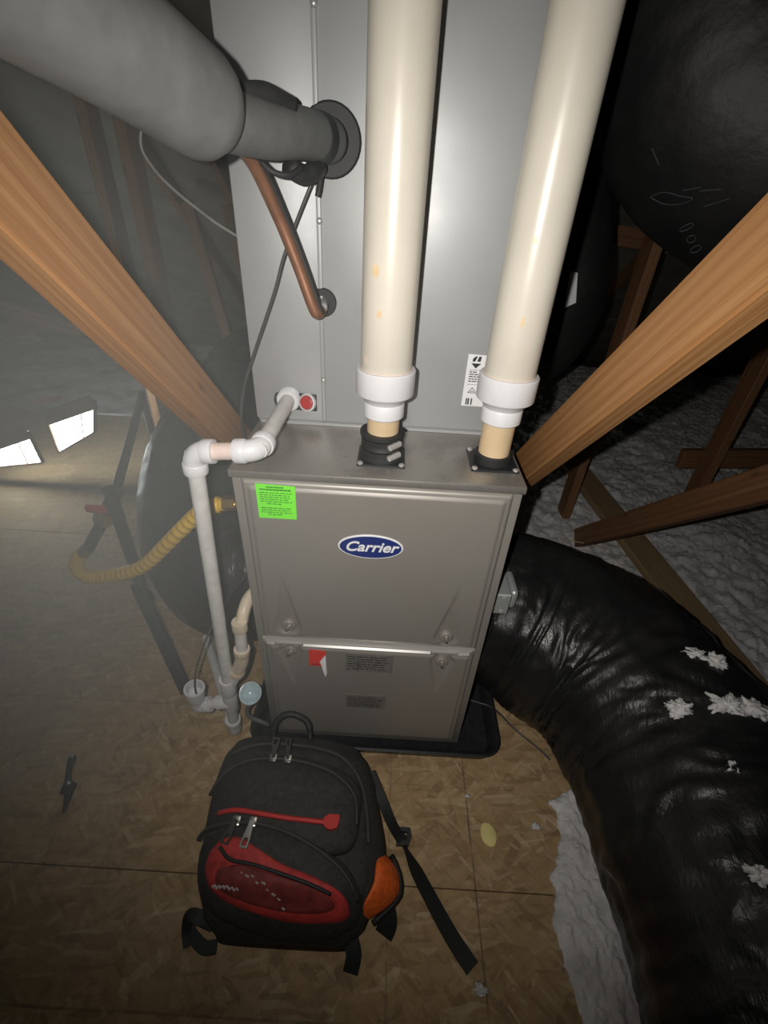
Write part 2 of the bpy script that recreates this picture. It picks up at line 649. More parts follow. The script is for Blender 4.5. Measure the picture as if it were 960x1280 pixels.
for k, (x, y, lab) in enumerate(((-0.72, 2.75, 'dim slanting brace behind the looped wire, nearest the coil cabinet'), (-1.02, 3.0, 'faint slanting brace between the yellow posts and the coil cabinet'))):
    o = board('diagonal_brace', (x - 0.16, y, 1.25), (x + 0.10, y - 0.15, 0.1), 0.06, 0.038, 'lumber_brown', None, side=(0, 1, 0))
    tag(o, lab, 'brace', 'diagonal braces')
o = board('flat_board', (1.115, 2.62, 0.045), (1.30, 0.55, 0.035), 0.135, 0.036, 'lumber_tan', None, side=(0, 0, 1))
tag(o, 'tan board lying flat in the loose insulation under the brown truss web', 'board')
o = board('lateral_brace', (1.50, 2.15, 0.30), (2.6, 2.22, 0.34), 0.10, 0.038, 'lumber_brown', None, side=(0, 1, 0))
tag(o, 'dark brown board running level across the far truss above insulation', 'board')
o = board('lateral_brace', (1.22, 2.55, 0.10), (1.46, 2.5, 1.0), 0.07, 0.038, 'lumber_brown', None, side=(0, 1, 0))
tag(o, 'thin upright brown stud rising from insulation behind the orange beam', 'board')
o = board('cross_brace', (0.60, 2.75, 1.26), (1.4, 2.75, 1.20), 0.089, 0.038, 'lumber_brown', None, side=(0, 1, 0))
tag(o, 'short dim brown cross board behind the labelled black duct', 'board')
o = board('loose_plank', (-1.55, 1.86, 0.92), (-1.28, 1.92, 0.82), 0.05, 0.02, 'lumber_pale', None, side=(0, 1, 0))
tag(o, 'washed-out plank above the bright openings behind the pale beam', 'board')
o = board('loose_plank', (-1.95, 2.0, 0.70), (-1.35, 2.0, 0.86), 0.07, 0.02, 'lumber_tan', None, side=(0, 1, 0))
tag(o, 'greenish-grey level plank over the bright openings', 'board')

# bright eave openings at the back left
for k, (quad, lab) in enumerate((
        (((-1.63, .385), (-1.37, .485), (-1.42, .325), (-1.635, .20)), 'small bright daylight opening with a wood strip on its upper edge'),
        (((-2.0, .21), (-1.75, .305), (-1.741, .136), (-2.01, .09)), 'bright daylight opening with a slanting lower edge near floor level'))):
    wn = thing('window_%d' % (k + 1), lab, 'window', (quad[3][0], 2.0, quad[3][1]), kind='structure')
    q = [Vector((x, 2.0, z)) for x, z in quad]
    bm = bmesh.new()
    loft(bm, [[p for p in q], [p + Vector((0, 0.01, 0)) for p in q]])
    obj('pane', bm, 'day_pane', wn)
    board('window_frame', q[0] + Vector((0, -.01, 0.0)), q[1] + Vector((0, -.01, 0.0)), 0.065, 0.02, 'lumber_tan', wn, side=(0, 1, 0))
    for a, b in ((1, 2), (3, 0), (2, 3)):
        board('window_frame', q[a], q[b], 0.008, 0.02, 'lumber_brown', wn, side=(0, 1, 0), bev=0.001)
    board('mullion', q[1].lerp(q[0], .3), q[2].lerp(q[3], .3), 0.004, 0.014, 'lumber_brown', wn, side=(0, 1, 0), bev=0.001)
for x, y, z, lab in ((-1.66, 1.98, .455, 'scrap of pink printed paper above the wood-edged bright opening'), (-2.02, 1.98, .56, 'scrap of pink paper higher up past the bright openings')):
    bm = bmesh.new()
    pts = [Vector((x + 0.05 * i, y + 0.006 * math.sin(i * 2.1), z + 0.012 * i + (0.02 if s else 0))) for s in (0, 1) for i in range(4)]
    loft(bm, [[pts[i], pts[4 + i], pts[4 + i] + Vector((0, .002, 0)), pts[i] + Vector((0, .002, 0))] for i in range(4)])
    tag(obj('paper_scrap', bm, 'pink_paper'), lab, 'paper', 'pink paper scraps')

# ------------------------------------------------------------------ blown insulation
def insul(name, x0, x1, y0, y1, nx, ny, hf, label, grp=None):
    bm = bmesh.new()
    g = []
    for i in range(nx + 1):
        row = []
        for j in range(ny + 1):
            x, y = x0 + (x1 - x0) * i / nx, y0 + (y1 - y0) * j / ny
            row.append(bm.verts.new((x, y, hf(x, y))))
        g.append(row)
    for i in range(nx):
        for j in range(ny):
            vs = (g[i][j], g[i + 1][j], g[i + 1][j + 1], g[i][j + 1])
            if max(v.co.z for v in vs) > -0.119:
                bm.faces.new(vs)
    for v in [v for v in bm.verts if not v.link_faces]:
        bm.verts.remove(v)
    o = obj(name, bm, 'insulation', smooth=True)
    return tag(o, label, 'insulation', grp, 'stuff')


def smooth_edge(q):
    q = max(0.0, min(1.0, q))
    return q * q * (3 - 2 * q)


def ins_edge(y):
    # left edge of the insulation that spills onto the deck beside the duct
    e = 0.50 if y < 0.60 else 0.50 + (y - 0.60) * 1.6
    e -= 0.045 * smooth_edge((0.52 - y) / 0.15)
    return e + 0.035 * fbm(y * 5, 3.1, 0, 4) + 0.014 * fbm(y * 22, 1.1, 0, 3)


def h_right(x, y):
    n = 0.030 * fbm(x * 2.6, y * 2.6, 0.3, 3) + 0.014 * fbm(x * 13, y * 13, 1.3, 3) + 0.016 * noise.noise(Vector((x * 55, y * 55, 0)))
    body = -0.015 + n
    if y > 1.3 or x > 0.9:
        pass
    if True:
        e = ins_edge(y)
        d = x - e
        if d < 0:
            return -0.12
        return min(0.012, d * 0.35) + max(-0.003, 0.009 * fbm(x * 26, y * 26, 2.2, 3) + 0.008 * noise.noise(Vector((x * 95, y * 95, 7.0)))) + 0.002


def h_far(x, y):
    n = 0.034 * fbm(x * 2.6, y * 2.6, 0.3, 3) + 0.030 * abs(noise.noise(Vector((x * 11, y * 11, 1.3)))) + 0.020 * abs(noise.noise(Vector((x * 26, y * 26, 5.1)))) + 0.013 * noise.noise(Vector((x * 60, y * 60, 0)))
    return max(n - 0.012, -0.1)


insul('insulation_drift', 0.36, 0.68, -0.9, 1.4, 80, 400, h_right, 'white loose insulation drift spilled on the deck along the inner side of the big duct')


insul('blown_insulation', 0.62, 4.1, -0.9, 4.7, 340, 440, h_far, 'grey-white loose blown insulation drifting between brown trusses and along the duct')


def h_left(x, y):
    if y < 2.9 and x > -3.2 and x < 0.36:
        return -0.12
    return -0.02 + 0.05 * fbm(x * 3, y * 3, 5.3, 4) + 0.02 * fbm(x * 14, y * 14, 1.3, 2)


insul('blown_insulation', -4.1, 0.4, 2.7, 4.7, 120, 60, h_left, 'dim loose insulation far behind the furnace past the deck')

# tufts of insulation lying on the duct are added with the duct

# ------------------------------------------------------------------ furnace
FX0, FX1, FY, FB, FT = -0.288, 0.257, 0.73, 0.03, 0.92
F = thing('furnace', 'grey steel furnace cabinet with blue oval badge and green sticker', 'furnace', ((FX0 + FX1) / 2, 1.1, FB))
bm = bmesh.new()
box(bm, (FX0, FY, FB), (FX1, 1.48, FT - 0.004), 0.004, 2)
auto(obj('cabinet', bm, 'furnace_paint', F))
bm = bmesh.new()
box(bm, (FX0 - 0.001, FY - 0.012, FT - 0.016), (FX1 + 0.001, 1.48, FT), 0.003, 2)
auto(obj('top_panel', bm, 'furnace_top', F))


def smooth01(x):
    x = max(0.0, min(1.0, x))
    return x * x * (3 - 2 * x)


def door(name, x0, x1, z0, z1, latches, tips):
    bm = bmesh.new()
    nx, nz = 150, 120
    g = []
    for i in range(nx + 1):
        row = []
        for j in range(nz + 1):
            x, z = x0 + (x1 - x0) * i / nx, z0 + (z1 - z0) * j / nz
            e = min(x - x0, x1 - x, z1 - z, z - z0)
            h = 0.010 * smooth01(e / 0.006) + 0.0045 * smooth01((e - 0.013) / 0.006)
            for (lx, lz), (tx, tz) in zip(latches, tips):
                # teardrop recess: round at the latch, tapering to the tip
                s = (z - lz) / (tz - lz)
                wd = 0.031 * (1 - max(0, s)) if s > 0 else math.sqrt(max(0, 0.031 ** 2 - (z - lz) ** 2))
                if -0.5 < s < 1 and wd > 0:
                    cx = lx + (tx - lx) * max(0, s)
                    d = wd - abs(x - cx)
                    if d > 0:
                        h -= 0.0075 * smooth01(d / 0.008) * (1 - 0.8 * max(0, s))
            row.append(bm.verts.new((x, FY - h, z)))
        g.append(row)
    for i in range(nx):
        for j in range(nz):
            bm.faces.new((g[i][j], g[i + 1][j], g[i + 1][j + 1], g[i][j + 1]))
    o = obj(name, bm, 'furnace_paint', F, True)
    return o


dz = 0.0145
LU = [(-0.205, 0.512), (0.162, 0.504)]
LL = [(-0.207, 0.421), (0.163, 0.413)]
du = door('upper_door', -0.270, 0.240, 0.462, 0.902, LU, [(-0.209, 0.69), (0.173, 0.685)])
dl = door('lower_door', -0.270, 0.240, 0.056, 0.452, LL, [(-0.203, 0.27), (0.158, 0.27)])
for d, ls, sg in ((du, LU, 1), (dl, LL, -1)):
    for lx, lz in ls:
        bm = bmesh.new()
        lathe(bm, (lx, FY - 0.006, lz), (0, -1, 0), [(0, .016), (.006, .016), (.009, .012), (.009, .004)], 20)
        la = auto(obj('latch', bm, 'furnace_paint', d))
        bm = bmesh.new()
        a = 0.5 if lx < 0 else -0.1
        p, q = Vector((lx, FY - 0.018, lz)), Vector((math.sin(a), 0, math.cos(a))) * 0.013
        tube(bm, [p - q, p, p + q], 0.0035, 8, rad=[0.003, 0.005, 0.003])
        obj('latch_wing', bm, 'furnace_paint', la, True)
# ledge between the doors: a shallow grip with chamfered ends
bm = bmesh.new()
prof = [(0.0, 0.462), (-0.016, 0.460), (-0.020, 0.456), (-0.020, 0.452), (-0.014, 0.450), (0.0, 0.449)]
rings = []
for x, k in ((-0.272, 0.25), (-0.258, 0.9), (-0.24, 1), (-0.236, .72), (-0.176, .72), (-0.172, 1), (0.13, 1), (0.134, .72), (0.192, .72), (0.196, 1), (0.222, .9), (0.236, 0.25)):
    rings.append([Vector((x, FY - 0.004 + a * k, z)) for a, z in prof])
loft(bm, rings)
auto(obj('door_ledge', bm, 'bright_steel', F), 30)
FD = FY - dz     # front of the raised door field
# oval badge
lg = Vector((-0.0225, FD, 0.7635))
bm = bmesh.new()
el = lambda a, b, y: [Vector((lg.x + a * math.cos(2 * PI * j / 48), y, lg.z + b * math.sin(2 * PI * j / 48))) for j in range(48)]
loft(bm, [el(.0655, .0300, FD + .001), el(.0655, .0300, FD - .0015), el(.0645, .0290, FD - .0022)])
bd = obj('badge', bm, 'label_white', du, label='blue oval maker badge with white lettering and white rim')
bm = bmesh.new()
loft(bm, [el(.0620, .0268, FD - .001), el(.0620, .0268, FD - .0030)])
obj('badge_field', bm, 'logo_blue', bd)
o = text_mesh('badge_lettering', 'Carrier', 0.034, basis((lg.x, FD - 0.0034, lg.z + .0005), (1, 0, 0.012), (0, 0, 1)), 'label_white', bd, 0.32, 0.0007, sx=1.02)
# green inspection sticker with printed lines
gq = [(-0.2395, .8965), (-0.1660, .8945), (-0.1670, .8200), (-0.2395, .8195)]
bm = bmesh.new()
loft(bm, [[Vector((x, FD + .0005, z)) for x, z in gq], [Vector((x, FD - .0007, z)) for x, z in gq]])
gs = obj('sticker', bm, 'label_green', du, label='bright green sticker with fine dark print')
for x0, x1, z, h in ((-.220, -.188, .8905, .0015), (-.233, -.174, .8850, .0017)):
    bm = bmesh.new()
    x = x0
    while x < x1:
        l = random.uniform(.002, .006)
        box(bm, (x, FD - .0011, z - h), (min(x + l, x1), FD - .0006, z + h))
        x += l + .0008
    obj('sticker_print', bm, 'ink_green', gs)
for k in range(11):
    if k == 6:
        continue
    z = .878 - k * .0049
    x0 = -0.2335 + (.012 if k in (5, 10) else 0)
    x1 = -0.1725 - (.020 if k in (5, 10) else random.uniform(0, .008))
    bm = bmesh.new()
    x = x0
    while x < x1:
        l = random.uniform(.003, .011)
        box(bm, (x, FD - .0010, z - .0009), (min(x + l, x1), FD - .0006, z + .0009))
        x += l + .0018
    obj('sticker_print', bm, 'ink_green', gs)
# red peeling sticker on the lower door
rz0 = 0.432
bm = bmesh.new()
for c in range(1):
    pts = [(-.160, .434), (-.120, .432), (-.120, .405), (-.130, .372), (-.163, .374)]
    loft(bm, [[Vector((x, FD + .0005, z)) for x, z in pts], [Vector((x, FD - .0012, z)) for x, z in pts]])
rs = obj('red_sticker', bm, 'label_red', dl, label='red sticker with a peeling white corner')
bm = bmesh.new()
pk = [Vector((-.121, FD - .001, .418)), Vector((-.135, FD - .007, .398)), Vector((-.1315, FD - .004, .380)), Vector((-.1215, FD - .012, .345)), Vector((-.1175, FD - .006, .352))]
loft(bm, [pk, [p + Vector((0, .0006, 0)) for p in pk]])
obj('peeled_corner', bm, 'label_white', rs)
for x, z, w_, h in ((-.1555, .380, .0030, .0030), (-.1500, .378, .0022, .0040), (-.1450, .381, .0030, .0025), (-.1400, .379, .0018, .0035)):
    bm = bmesh.new()
    box(bm, (x, FD - .0016, z - h), (x + w_, FD - .0010, z + h))
    obj('sticker_print', bm, 'ink', rs)
# dark rating plates, worn
for x0, x1, z0, z1 in ((-.072, .044, .362, .428), (-.072, .034, .205, .262)):
    bm = bmesh.new()
    box(bm, (x0, FD - .0009, z0), (x1, FD + .001, z1))
    pl = obj('dark_plate', bm, 'label_grey', dl)
    for k in range(6):
        z = z1 - .010 - k * (z1 - z0 - .012) / 6
        bm = bmesh.new()
        x = x0 + .006
        while x < x1 - .02:
            l = random.uniform(.006, .018)
            box(bm, (x, FD - .0012, z - .0012), (x + l, FD - .0005, z + .0012))
            x += l + .003
        obj('plate_print', bm, 'ink', pl)
# side junction box with its bushing, on the right flank
bm = bmesh.new()
box(bm, (FX1 - .002, 0.80, 0.505), (FX1 + 0.062, 0.90, 0.570), .003, 1)
jb = auto(obj('junction_box', bm, 'galvanised', F))
bm = bmesh.new()
box(bm, (FX1 + .062, 0.815, 0.508), (FX1 + 0.085, 0.90, 0.566), .012, 3)
auto(obj('box_cover', bm, 'galvanised', jb))
for y, z in ((.805, .56), (.805, .515)):
    bm = bmesh.new()
    lathe(bm, (FX1 + .045, .80, z), (0, -1, 0), [(0, .005), (.004, .004)], 10)
    obj('screw', bm, 'bright_steel', jb)

# drain pan
bm = bmesh.new()
def rrect(x0, x1, y0, y1, r, z, m=6):
    out = []
    for cx, cy, a0 in ((x1 - r, y1 - r, 0), (x0 + r, y1 - r, PI / 2), (x0 + r, y0 + r, PI), (x1 - r, y0 + r, 1.5 * PI)):
        for k in range(m + 1):
            a = a0 + PI / 2 * k / m
            out.append(Vector((cx + r * math.cos(a), cy + r * math.sin(a), z)))
    return out
PX0, PX1, PY0, PY1 = -0.345, 0.372, 0.690, 1.62
rg = []
for ins_, z in ((.012, 0.0), (.004, .030), (-.004, .046), (-.008, .050), (-.003, .054), (.006, .050), (.014, .036), (.024, .012), (.040, .008)):
    rg.append(rrect(PX0 + ins_, PX1 - ins_, PY0 + ins_, PY1 - ins_, max(.05 - ins_, .012), z))
vr = loft(bm, rg)
auto(tag(obj('drain_pan', bm, 'black_plastic'), 'shallow black plastic drain pan under the furnace', 'drain pan'), 50)
for y in (0.8, 1.4):
    bm = bmesh.new()
    box(bm, (-0.27, y - .02, .007), (0.24, y + .02, .032))
    tag(obj('support_block', bm, 'lumber_brown'), 'dark block under the furnace in the drain pan, %s' % ('behind its lower door' if y < 1 else 'towards its back'), 'block', 'support blocks')

# ------------------------------------------------------------------ coil cabinet
CX0, CX1, CY, CZ = -0.291, 0.257, 0.94, 1.80
K = thing('coil_cabinet', 'tall grey steel coil cabinet standing on the furnace behind the white pipes', 'cabinet', ((CX0 + CX1) / 2, 1.2, FT))
bm = bmesh.new()
box(bm, (CX0 + .003, CY + .004, FT - .001), (CX1 - .003, 1.478, CZ), .002, 1)
obj('cabinet_body', bm, 'coil_paint', K)
SX = -0.143
for nm, x0, x1 in (('side_panel', CX0, SX - .003), ('access_panel', SX + .003, CX1)):
    bm = bmesh.new()
    box(bm, (x0, CY, FT + .006), (x1, CY + .02, CZ), .0025, 2)
    auto(obj(nm, bm, 'coil_paint', K))
bm = bmesh.new()
box(bm, (SX - .004, CY - .004, FT + .01), (SX + .004, CY + .005, CZ), .002, 2)
sm_ = auto(obj('seam_strip', bm, 'coil_paint', K))
for z in (1.02, 1.30, 1.56):
    bm = bmesh.new()
    lathe(bm, (SX + .001, CY - .004, z), (0, -1, 0), [(0, .0055), (.003, .0045), (.004, .002)], 12)
    obj('screw', bm, 'bright_steel', sm_, True)
# drain plate with plug
bm = bmesh.new()
pp = [(-.158, .950), (-.158, .986), (-.235, .990), (-.246, .984), (-.250, .970), (-.246, .956), (-.236, .951)]
loft(bm, [[Vector((x, CY + .002, z)) for x, z in pp], [Vector((x, CY - .003, z)) for x, z in pp]])
dp = obj('drain_plate', bm, 'rubber', K)
bm = bmesh.new()
lathe(bm, (-.176, CY - .002, .969), (-.35, -1, .25), [(0, .019), (.008, .019), (.010, .0165), (.006, .014)], 28)
pg = auto(obj('plug_collar', bm, 'pvc_white', dp))
bm = bmesh.new()
lathe(bm, (-.176, CY - .002, .969), (-.35, -1, .25), [(0, .0145), (.0095, .0145), (.012, .011), (.012, .003)], 24)
auto(obj('plug', bm, 'red_cap', pg, label='red drain plug'))
bm = bmesh.new()
box(bm, (CX0 + .01, CY - .010, FT + .0), (CX1 - .01, CY, FT + .007), .001, 1)
obj('base_flange', bm, 'coil_paint', K)
# white rating label
lq = [(.150, 1.090), (.215, 1.088), (.215, .982), (.150, .982)]
bm = bmesh.new()
loft(bm, [[Vector((x, CY + .001, z)) for x, z in lq], [Vector((x, CY - .0006, z)) for x, z in lq]])
lb = obj('label', bm, 'label_white', K, label='white paper label with a black arrow emblem')
LY = CY - .0010
def flat(name, pts, mat, par, y=LY):
    bm = bmesh.new()
    loft(bm, [[Vector((x, y, z)) for x, z in pts], [Vector((x, y + .0006, z)) for x, z in pts]])
    return obj(name, bm, mat, par)
flat('label_print', [(.158, 1.072), (.178, 1.072), (.168, 1.062)], 'ink', lb)
flat('label_print', [(.160, 1.075), (.160, 1.081), (.165, 1.086), (.169, 1.086), (.165, 1.076)], 'ink', lb)
flat('label_print', [(.169, 1.076), (.172, 1.086), (.177, 1.086), (.176, 1.076)], 'ink', lb)
flat('label_print', [(.156, 1.0590), (.21, 1.0590), (.21, 1.0583), (.156, 1.0583)], 'ink_faded', lb)
flat('label_print', [(.156, 1.0290), (.21, 1.0290), (.21, 1.0284), (.156, 1.0284)], 'ink_faded', lb)
for k, n_ in enumerate((2, 4, 5, 5, 4)):
    x = .157
    for j in range(n_):
        l = random.uniform(.004, .009)
        flat('label_print', [(x, 1.0555 - k * .0048), (x + l, 1.0555 - k * .0048), (x + l, 1.0535 - k * .0048), (x, 1.0535 - k * .0048)], 'ink', lb)
        x += l + .0015
for a, b in (((.160, 1.011), (.168, 1.022)), ((.168, 1.022), (.176, 1.011)), ((.160, 1.011), (.176, 1.011)), ((.165, 1.014), (.171, 1.014))):
    n_ = Vector((-(b[1] - a[1]), b[0] - a[0])).normalized() * .0006
    flat('label_print', [(a[0] + n_.x, a[1] + n_.y), (b[0] + n_.x, b[1] + n_.y), (b[0] - n_.x, b[1] - n_.y), (a[0] - n_.x, a[1] - n_.y)], 'ink', lb)
for x0, x1 in ((.158, .161), (.162, .1655), (.1685, .1715)):
    flat('label_print', [(x0, .999), (x1, .999), (x1, .985), (x0, .985)], 'ink_faded', lb)
for nm, p, r in (('pipe_grommet', (-.121, CY, 1.409), .050), ('pipe_grommet', (-.139, CY, 1.169), .0255)):
    bm = bmesh.new()
    lathe(bm, (p[0], p[1] + .003, p[2]), (0, -1, 0), [(0, r), (.006, r), (.009, r * .94), (.009, r * .5), (.004, r * .45)], 32)
    auto(obj(nm, bm, 'rubber', K))

# ------------------------------------------------------------------ white vent pipes
def vent(x, y, ztop, label, boots):
    t = thing('vent_pipe', label, 'pipe', (x, y, FT), 'vent pipes')
    bm = bmesh.new()
    s = .046
    box(bm, (x - s, y - s, FT - .001), (x + s, y + s, FT + .004), .002, 1)
    fp = auto(obj('flange_plate', bm, 'black_plastic', t))
    for a in (-1, 1):
        for b in (-1, 1):
            bm = bmesh.new()
            lathe(bm, (x + a * .039, y + b * .039, FT + .003), (0, 0, 1), [(0, .006), (.003, .0055), (.0045, .003)], 10)
            auto(obj('screw', bm, 'bright_steel', fp))
    if boots:
        bm = bmesh.new()
        lathe(bm, (x, y, FT + .002), (0, 0, 1), [(0, .043), (.006, .043), (.010, .0385), (.022, .0385), (.026, .041), (.032, .0385), (.044, .0385), (.048, .043), (.054, .043), (.054, .031)], 40)
        bt = auto(obj('rubber_boot', bm, 'rubber', t))
        for z in (.012, .034):
            bm = bmesh.new()
            lathe(bm, (x, y, FT + .002 + z), (0, 0, 1), [(0, .0395), (.0, .0405), (.010, .0405), (.010, .0395)], 40)
            c = auto(obj('hose_clamp', bm, 'iron', bt))
            bm = bmesh.new()
            a = -PI / 2 + .62
            p = Vector((x + .041 * math.cos(a), y + .041 * math.sin(a), FT + z + .007))
            d = Vector((-math.sin(a), math.cos(a), .18))
            tube(bm, [p - d * .014, p - d * .012, p + d * .012, p + d * .014], .006, 10, rad=[.004, .006, .006, .004])
            auto(obj('clamp_screw', bm, 'bright_steel', c))
        z0 = FT + .05
    else:
        bm = bmesh.new()
        lathe(bm, (x, y, FT + .002), (0, 0, 1), [(0, .036), (.018, .036), (.020, .034), (.020, .03)], 40)
        auto(obj('gasket_ring', bm, 'rubber', t))
        z0 = FT + .01
    zc = 1.007
    bm = bmesh.new()
    lathe(bm, (x, y, z0 - .02), (0, 0, 1), [(0, .0300), (zc - z0 + .04, .0300)], 40)
    auto(obj('stub_pipe', bm, 'pvc_primer', t, label='amber-stained short pipe stub'))
    bm = bmesh.new()
    lathe(bm, (x, y, zc), (0, 0, 1), [(0, .0305), (.0, .0355), (.002, .037), (.026, .037), (.028, .036), (.034, .0395), (.040, .046), (.044, .0515), (.046, .0525), (.086, .0525), (.088, .051), (.088, .0448)], 48)
    auto(obj('reducer_coupling', bm, 'pvc_white', t))
    bm = bmesh.new()
    lathe(bm, (x, y, zc + .086), (0, 0, 1), [(0, .0465), (.003, .0462)], 48)
    obj('primer_ring', bm, 'pvc_pinked', t)
    bm = bmesh.new()
    lathe(bm, (x, y, zc + .05), (0, 0, 1), [(0, .0448), (ztop - zc - .05, .0448)], 56)
    auto(obj('pipe_run', bm, 'pvc_cream', t))
    return t


v1 = vent(-.0115, .805, 2.05, 'cream plastic vent pipe with white reducer set in a clamped black rubber boot', True)
v2 = vent(.2065, .812, 2.05, 'cream plastic vent pipe with white reducer set in a plain black gasket ring', False)
# primer drips, as small stains with a shape of their own
for root, x, y, pts in ((v1, -.0115, .805, [(-2.35, 1.115, .010, .007), (-2.1, 1.25, .006, .009), (-1.9, 1.19, .004, .006)]), (v2, .2065, .812, [(-1.75, 1.19, .003, .008), (-1.9, 1.30, .004, .004)])):
    for a, z, ra, rz in pts:
        bm = bmesh.new()
        R = .0450
        def sp(aa, zz, r=R):
            return Vector((x + r * math.cos(aa), y + r * math.sin(aa), zz))
        ring = [sp(a + ra / R * math.cos(k * PI / 5) * (1 + .2 * math.sin(k * 2.3)), z + rz * math.sin(k * PI / 5)) for k in range(10)]
        ring2 = [sp(a + ra / R * math.cos(k * PI / 5) * (1 + .2 * math.sin(k * 2.3)), z + rz * math.sin(k * PI / 5), R - .001) for k in range(10)]
        loft(bm, [ring2, ring])
        obj('primer_stain', bm, 'pvc_pinked' if ra > .008 else 'pvc_primer', root)

# ------------------------------------------------------------------ condensate drain line
D = thing('condensate_drain', 'white plastic condensate line from the coil down to a floor trap beside the furnace', 'pipe', (-.375, .72, 0))
R0, RF = .0150, .0205
a0, a1 = Vector((-.216, .945, .976)), Vector((-.221, .70, .972))
a2, a3 = Vector((-.335, .70, .963)), Vector((-.376, .712, .285))


def seg(name, p, q, r, mat, rim=True, m=20, par=D):
    bm = bmesh.new()
    p, q = Vector(p), Vector(q)
    L = (q - p).length
    lathe(bm, p, q - p, [(0, r * .75), (0, r), (L, r), (L, r * .75)] if not rim else
          [(0, r * .75), (0, r * .97), (.002, r), (L - .002, r), (L, r * .97), (L, r * .75)], m)
    return auto(obj(name, bm, mat, par), 50)


def elbow(name, p, b, q, r, mat, par=D):
    bm = bmesh.new()
    pts = fillet([p, b, q], r * 1.25, 7)
    rad = [r] + [r * .95] * (len(pts) - 2) + [r]
    tube(bm, pts, r, 20, rad=rad)
    e = auto(obj(name, bm, mat, par), 60)
    for a, c in ((p, b), (q, b)):
        a, c = Vector(a), Vector(c)
        d = (c - a).normalized()
        bm = bmesh.new()
        lathe(bm, a - d * .001, d, [(0, r * .8), (0, r * 1.03), (.004, r * 1.07), (.018, r * 1.06), (.020, r)], 20)
        auto(obj('socket', bm, mat, e), 50)
    return e


un = (a1 - a0).normalized()
ad = seg('drain_adapter', a0 - un * .0, a0 + un * .024, .0225, 'pvc_white')
for k in range(3):
    bm = bmesh.new()
    lathe(bm, a0 + un * (.004 + k * .007), un, [(0, .0225), (.001, .0245), (.003, .0245), (.004, .0225)], 24)
    obj('thread_ridge', bm, 'pvc_white', ad, True)
seg('pipe', a0, a1, R0, 'pvc_grey', False)
elbow('elbow', a1 - un * .036, a1, a1 + (a2 - a1).normalized() * .040, RF, 'pvc_white')
seg('pipe', a1 + (a2 - a1) * .3, a1 + (a2 - a1) * .7, R0 * 1.02, 'pvc_pinked', False)
dn = (a3 - a2).normalized()
elbow('elbow', a2 + (a1 - a2).normalized() * .036, a2, a2 + dn * .040, RF, 'pvc_white')
seg('pipe', a2, a3, R0, 'pvc_grey', False)
b1 = Vector((-.378, .714, .300))
b2 = Vector((-.388, .722, .155))
b3 = Vector((-.396, .728, .045))
seg('coupling', b1, b1 + (b2 - b1) * .45, RF, 'pvc_white')
tee = seg('tee', b1 + (b2 - b1) * .45, b2 - Vector((0, 0, .0)), RF * .97, 'pvc_grey')
c0 = b1 + (b2 - b1) * .72
c1 = Vector((-.480, .715, .165))
seg('tee_branch', c0, c0.lerp(c1, .38), RF, 'pvc_white')
seg('pipe', c0, c1, R0, 'pvc_grey', False)
elbow('elbow', c0.lerp(c1, .58), c1 + Vector((.0, 0, .0)), c1 + Vector((.008, -.002, .055)), RF, 'pvc_white')
bm = bmesh.new()
lathe(bm, c1 + Vector((.006, -.002, .05)), (.1, -.02, 1), [(0, .018), (0, .023), (.034, .0270), (.038, .0265), (.038, .0205), (.012, .0185), (.004, .012)], 28)
cup = auto(obj('clean_out_cup', bm, 'pvc_white', D))
seg('pipe', b2, b3, R0, 'pvc_grey', False)
elbow('elbow', b3 + Vector((.001, -.001, .045)), b3 + Vector((0, 0, -.018)), b3 + Vector((-.028, .040, -.016)), RF, 'pvc_grey')
seg('pipe', b3 + Vector((-.02, .03, -.018)), (-.60, 1.06, .027), R0, 'pvc_grey', False)
# branch from the furnace flank
e0, e1, e2, e3, e4 = Vector((-.306, .765, .545)), Vector((-.312, .735, .530)), Vector((-.318, .715, .515)), Vector((-.325, .715, .400)), Vector((-.372, .717, .275))
bm = bmesh.new()
tube(bm, spline([e0 + Vector((.018, .03, .01)), e0, e1, e2 + Vector((0, 0, -.02))], 8), .0145, 16)
obj('flexed_pipe', bm, 'pvc_aged', D, True)
seg('coupling', e2 + Vector((0, 0, .004)), e2 + Vector((-.001, 0, -.024)), .018, 'pvc_aged')
seg('pipe', e2, e3, .0140, 'pvc_grey', False)
elbow('elbow', e3 + Vector((.001, 0, .022)), e3 + Vector((-.004, 0, -.025)), e3.lerp(e4, .55) + Vector((0, 0, -.01)), .0185, 'pvc_aged')
seg('pipe', e3 + Vector((-.01, 0, -.04)), e4, .0150, 'pvc_white', False)
# black wire dropping into the cup
bm = bmesh.new()
tube(bm, spline([(-.47, .713, .20), (-.468, .715, .262), (-.458, .735, .32), (-.435, .79, .385), (-.40, .86, .44), (-.355, .88, .50)], 8), .0026, 8)
tag(obj('float_wire', bm, 'wire_dark', None, True), 'thin black wire dropping into the open white cup of the drain', 'wire')
# bluish clear bowl-shaped trap cap by the pan
bm = bmesh.new()
ax = Vector((.1, -.45, .8))
lathe(bm, (-.325, .718, .235), ax, [(-.022, .006), (-.018, .016), (-.008, .024), (.004, .0285), (.010, .029), (.010, .025), (.002, .02), (-.006, .008)], 28)
cap = tag(auto(obj('trap_cap', bm, 'clear_blue'), 60), 'round bluish clear plastic cap hanging beside the drain tee', 'cap')
bm = bmesh.new()
tube(bm, spline([(-.318, .705, .222), (-.335, .700, .19), (-.333, .70, .155), (-.305, .705, .125), (-.29, .712, .10)], 8), .006, 10)
tag(obj('drain_hose', bm, 'foam', None, True), 'short dark ribbed hose curling below the bluish cap', 'hose')

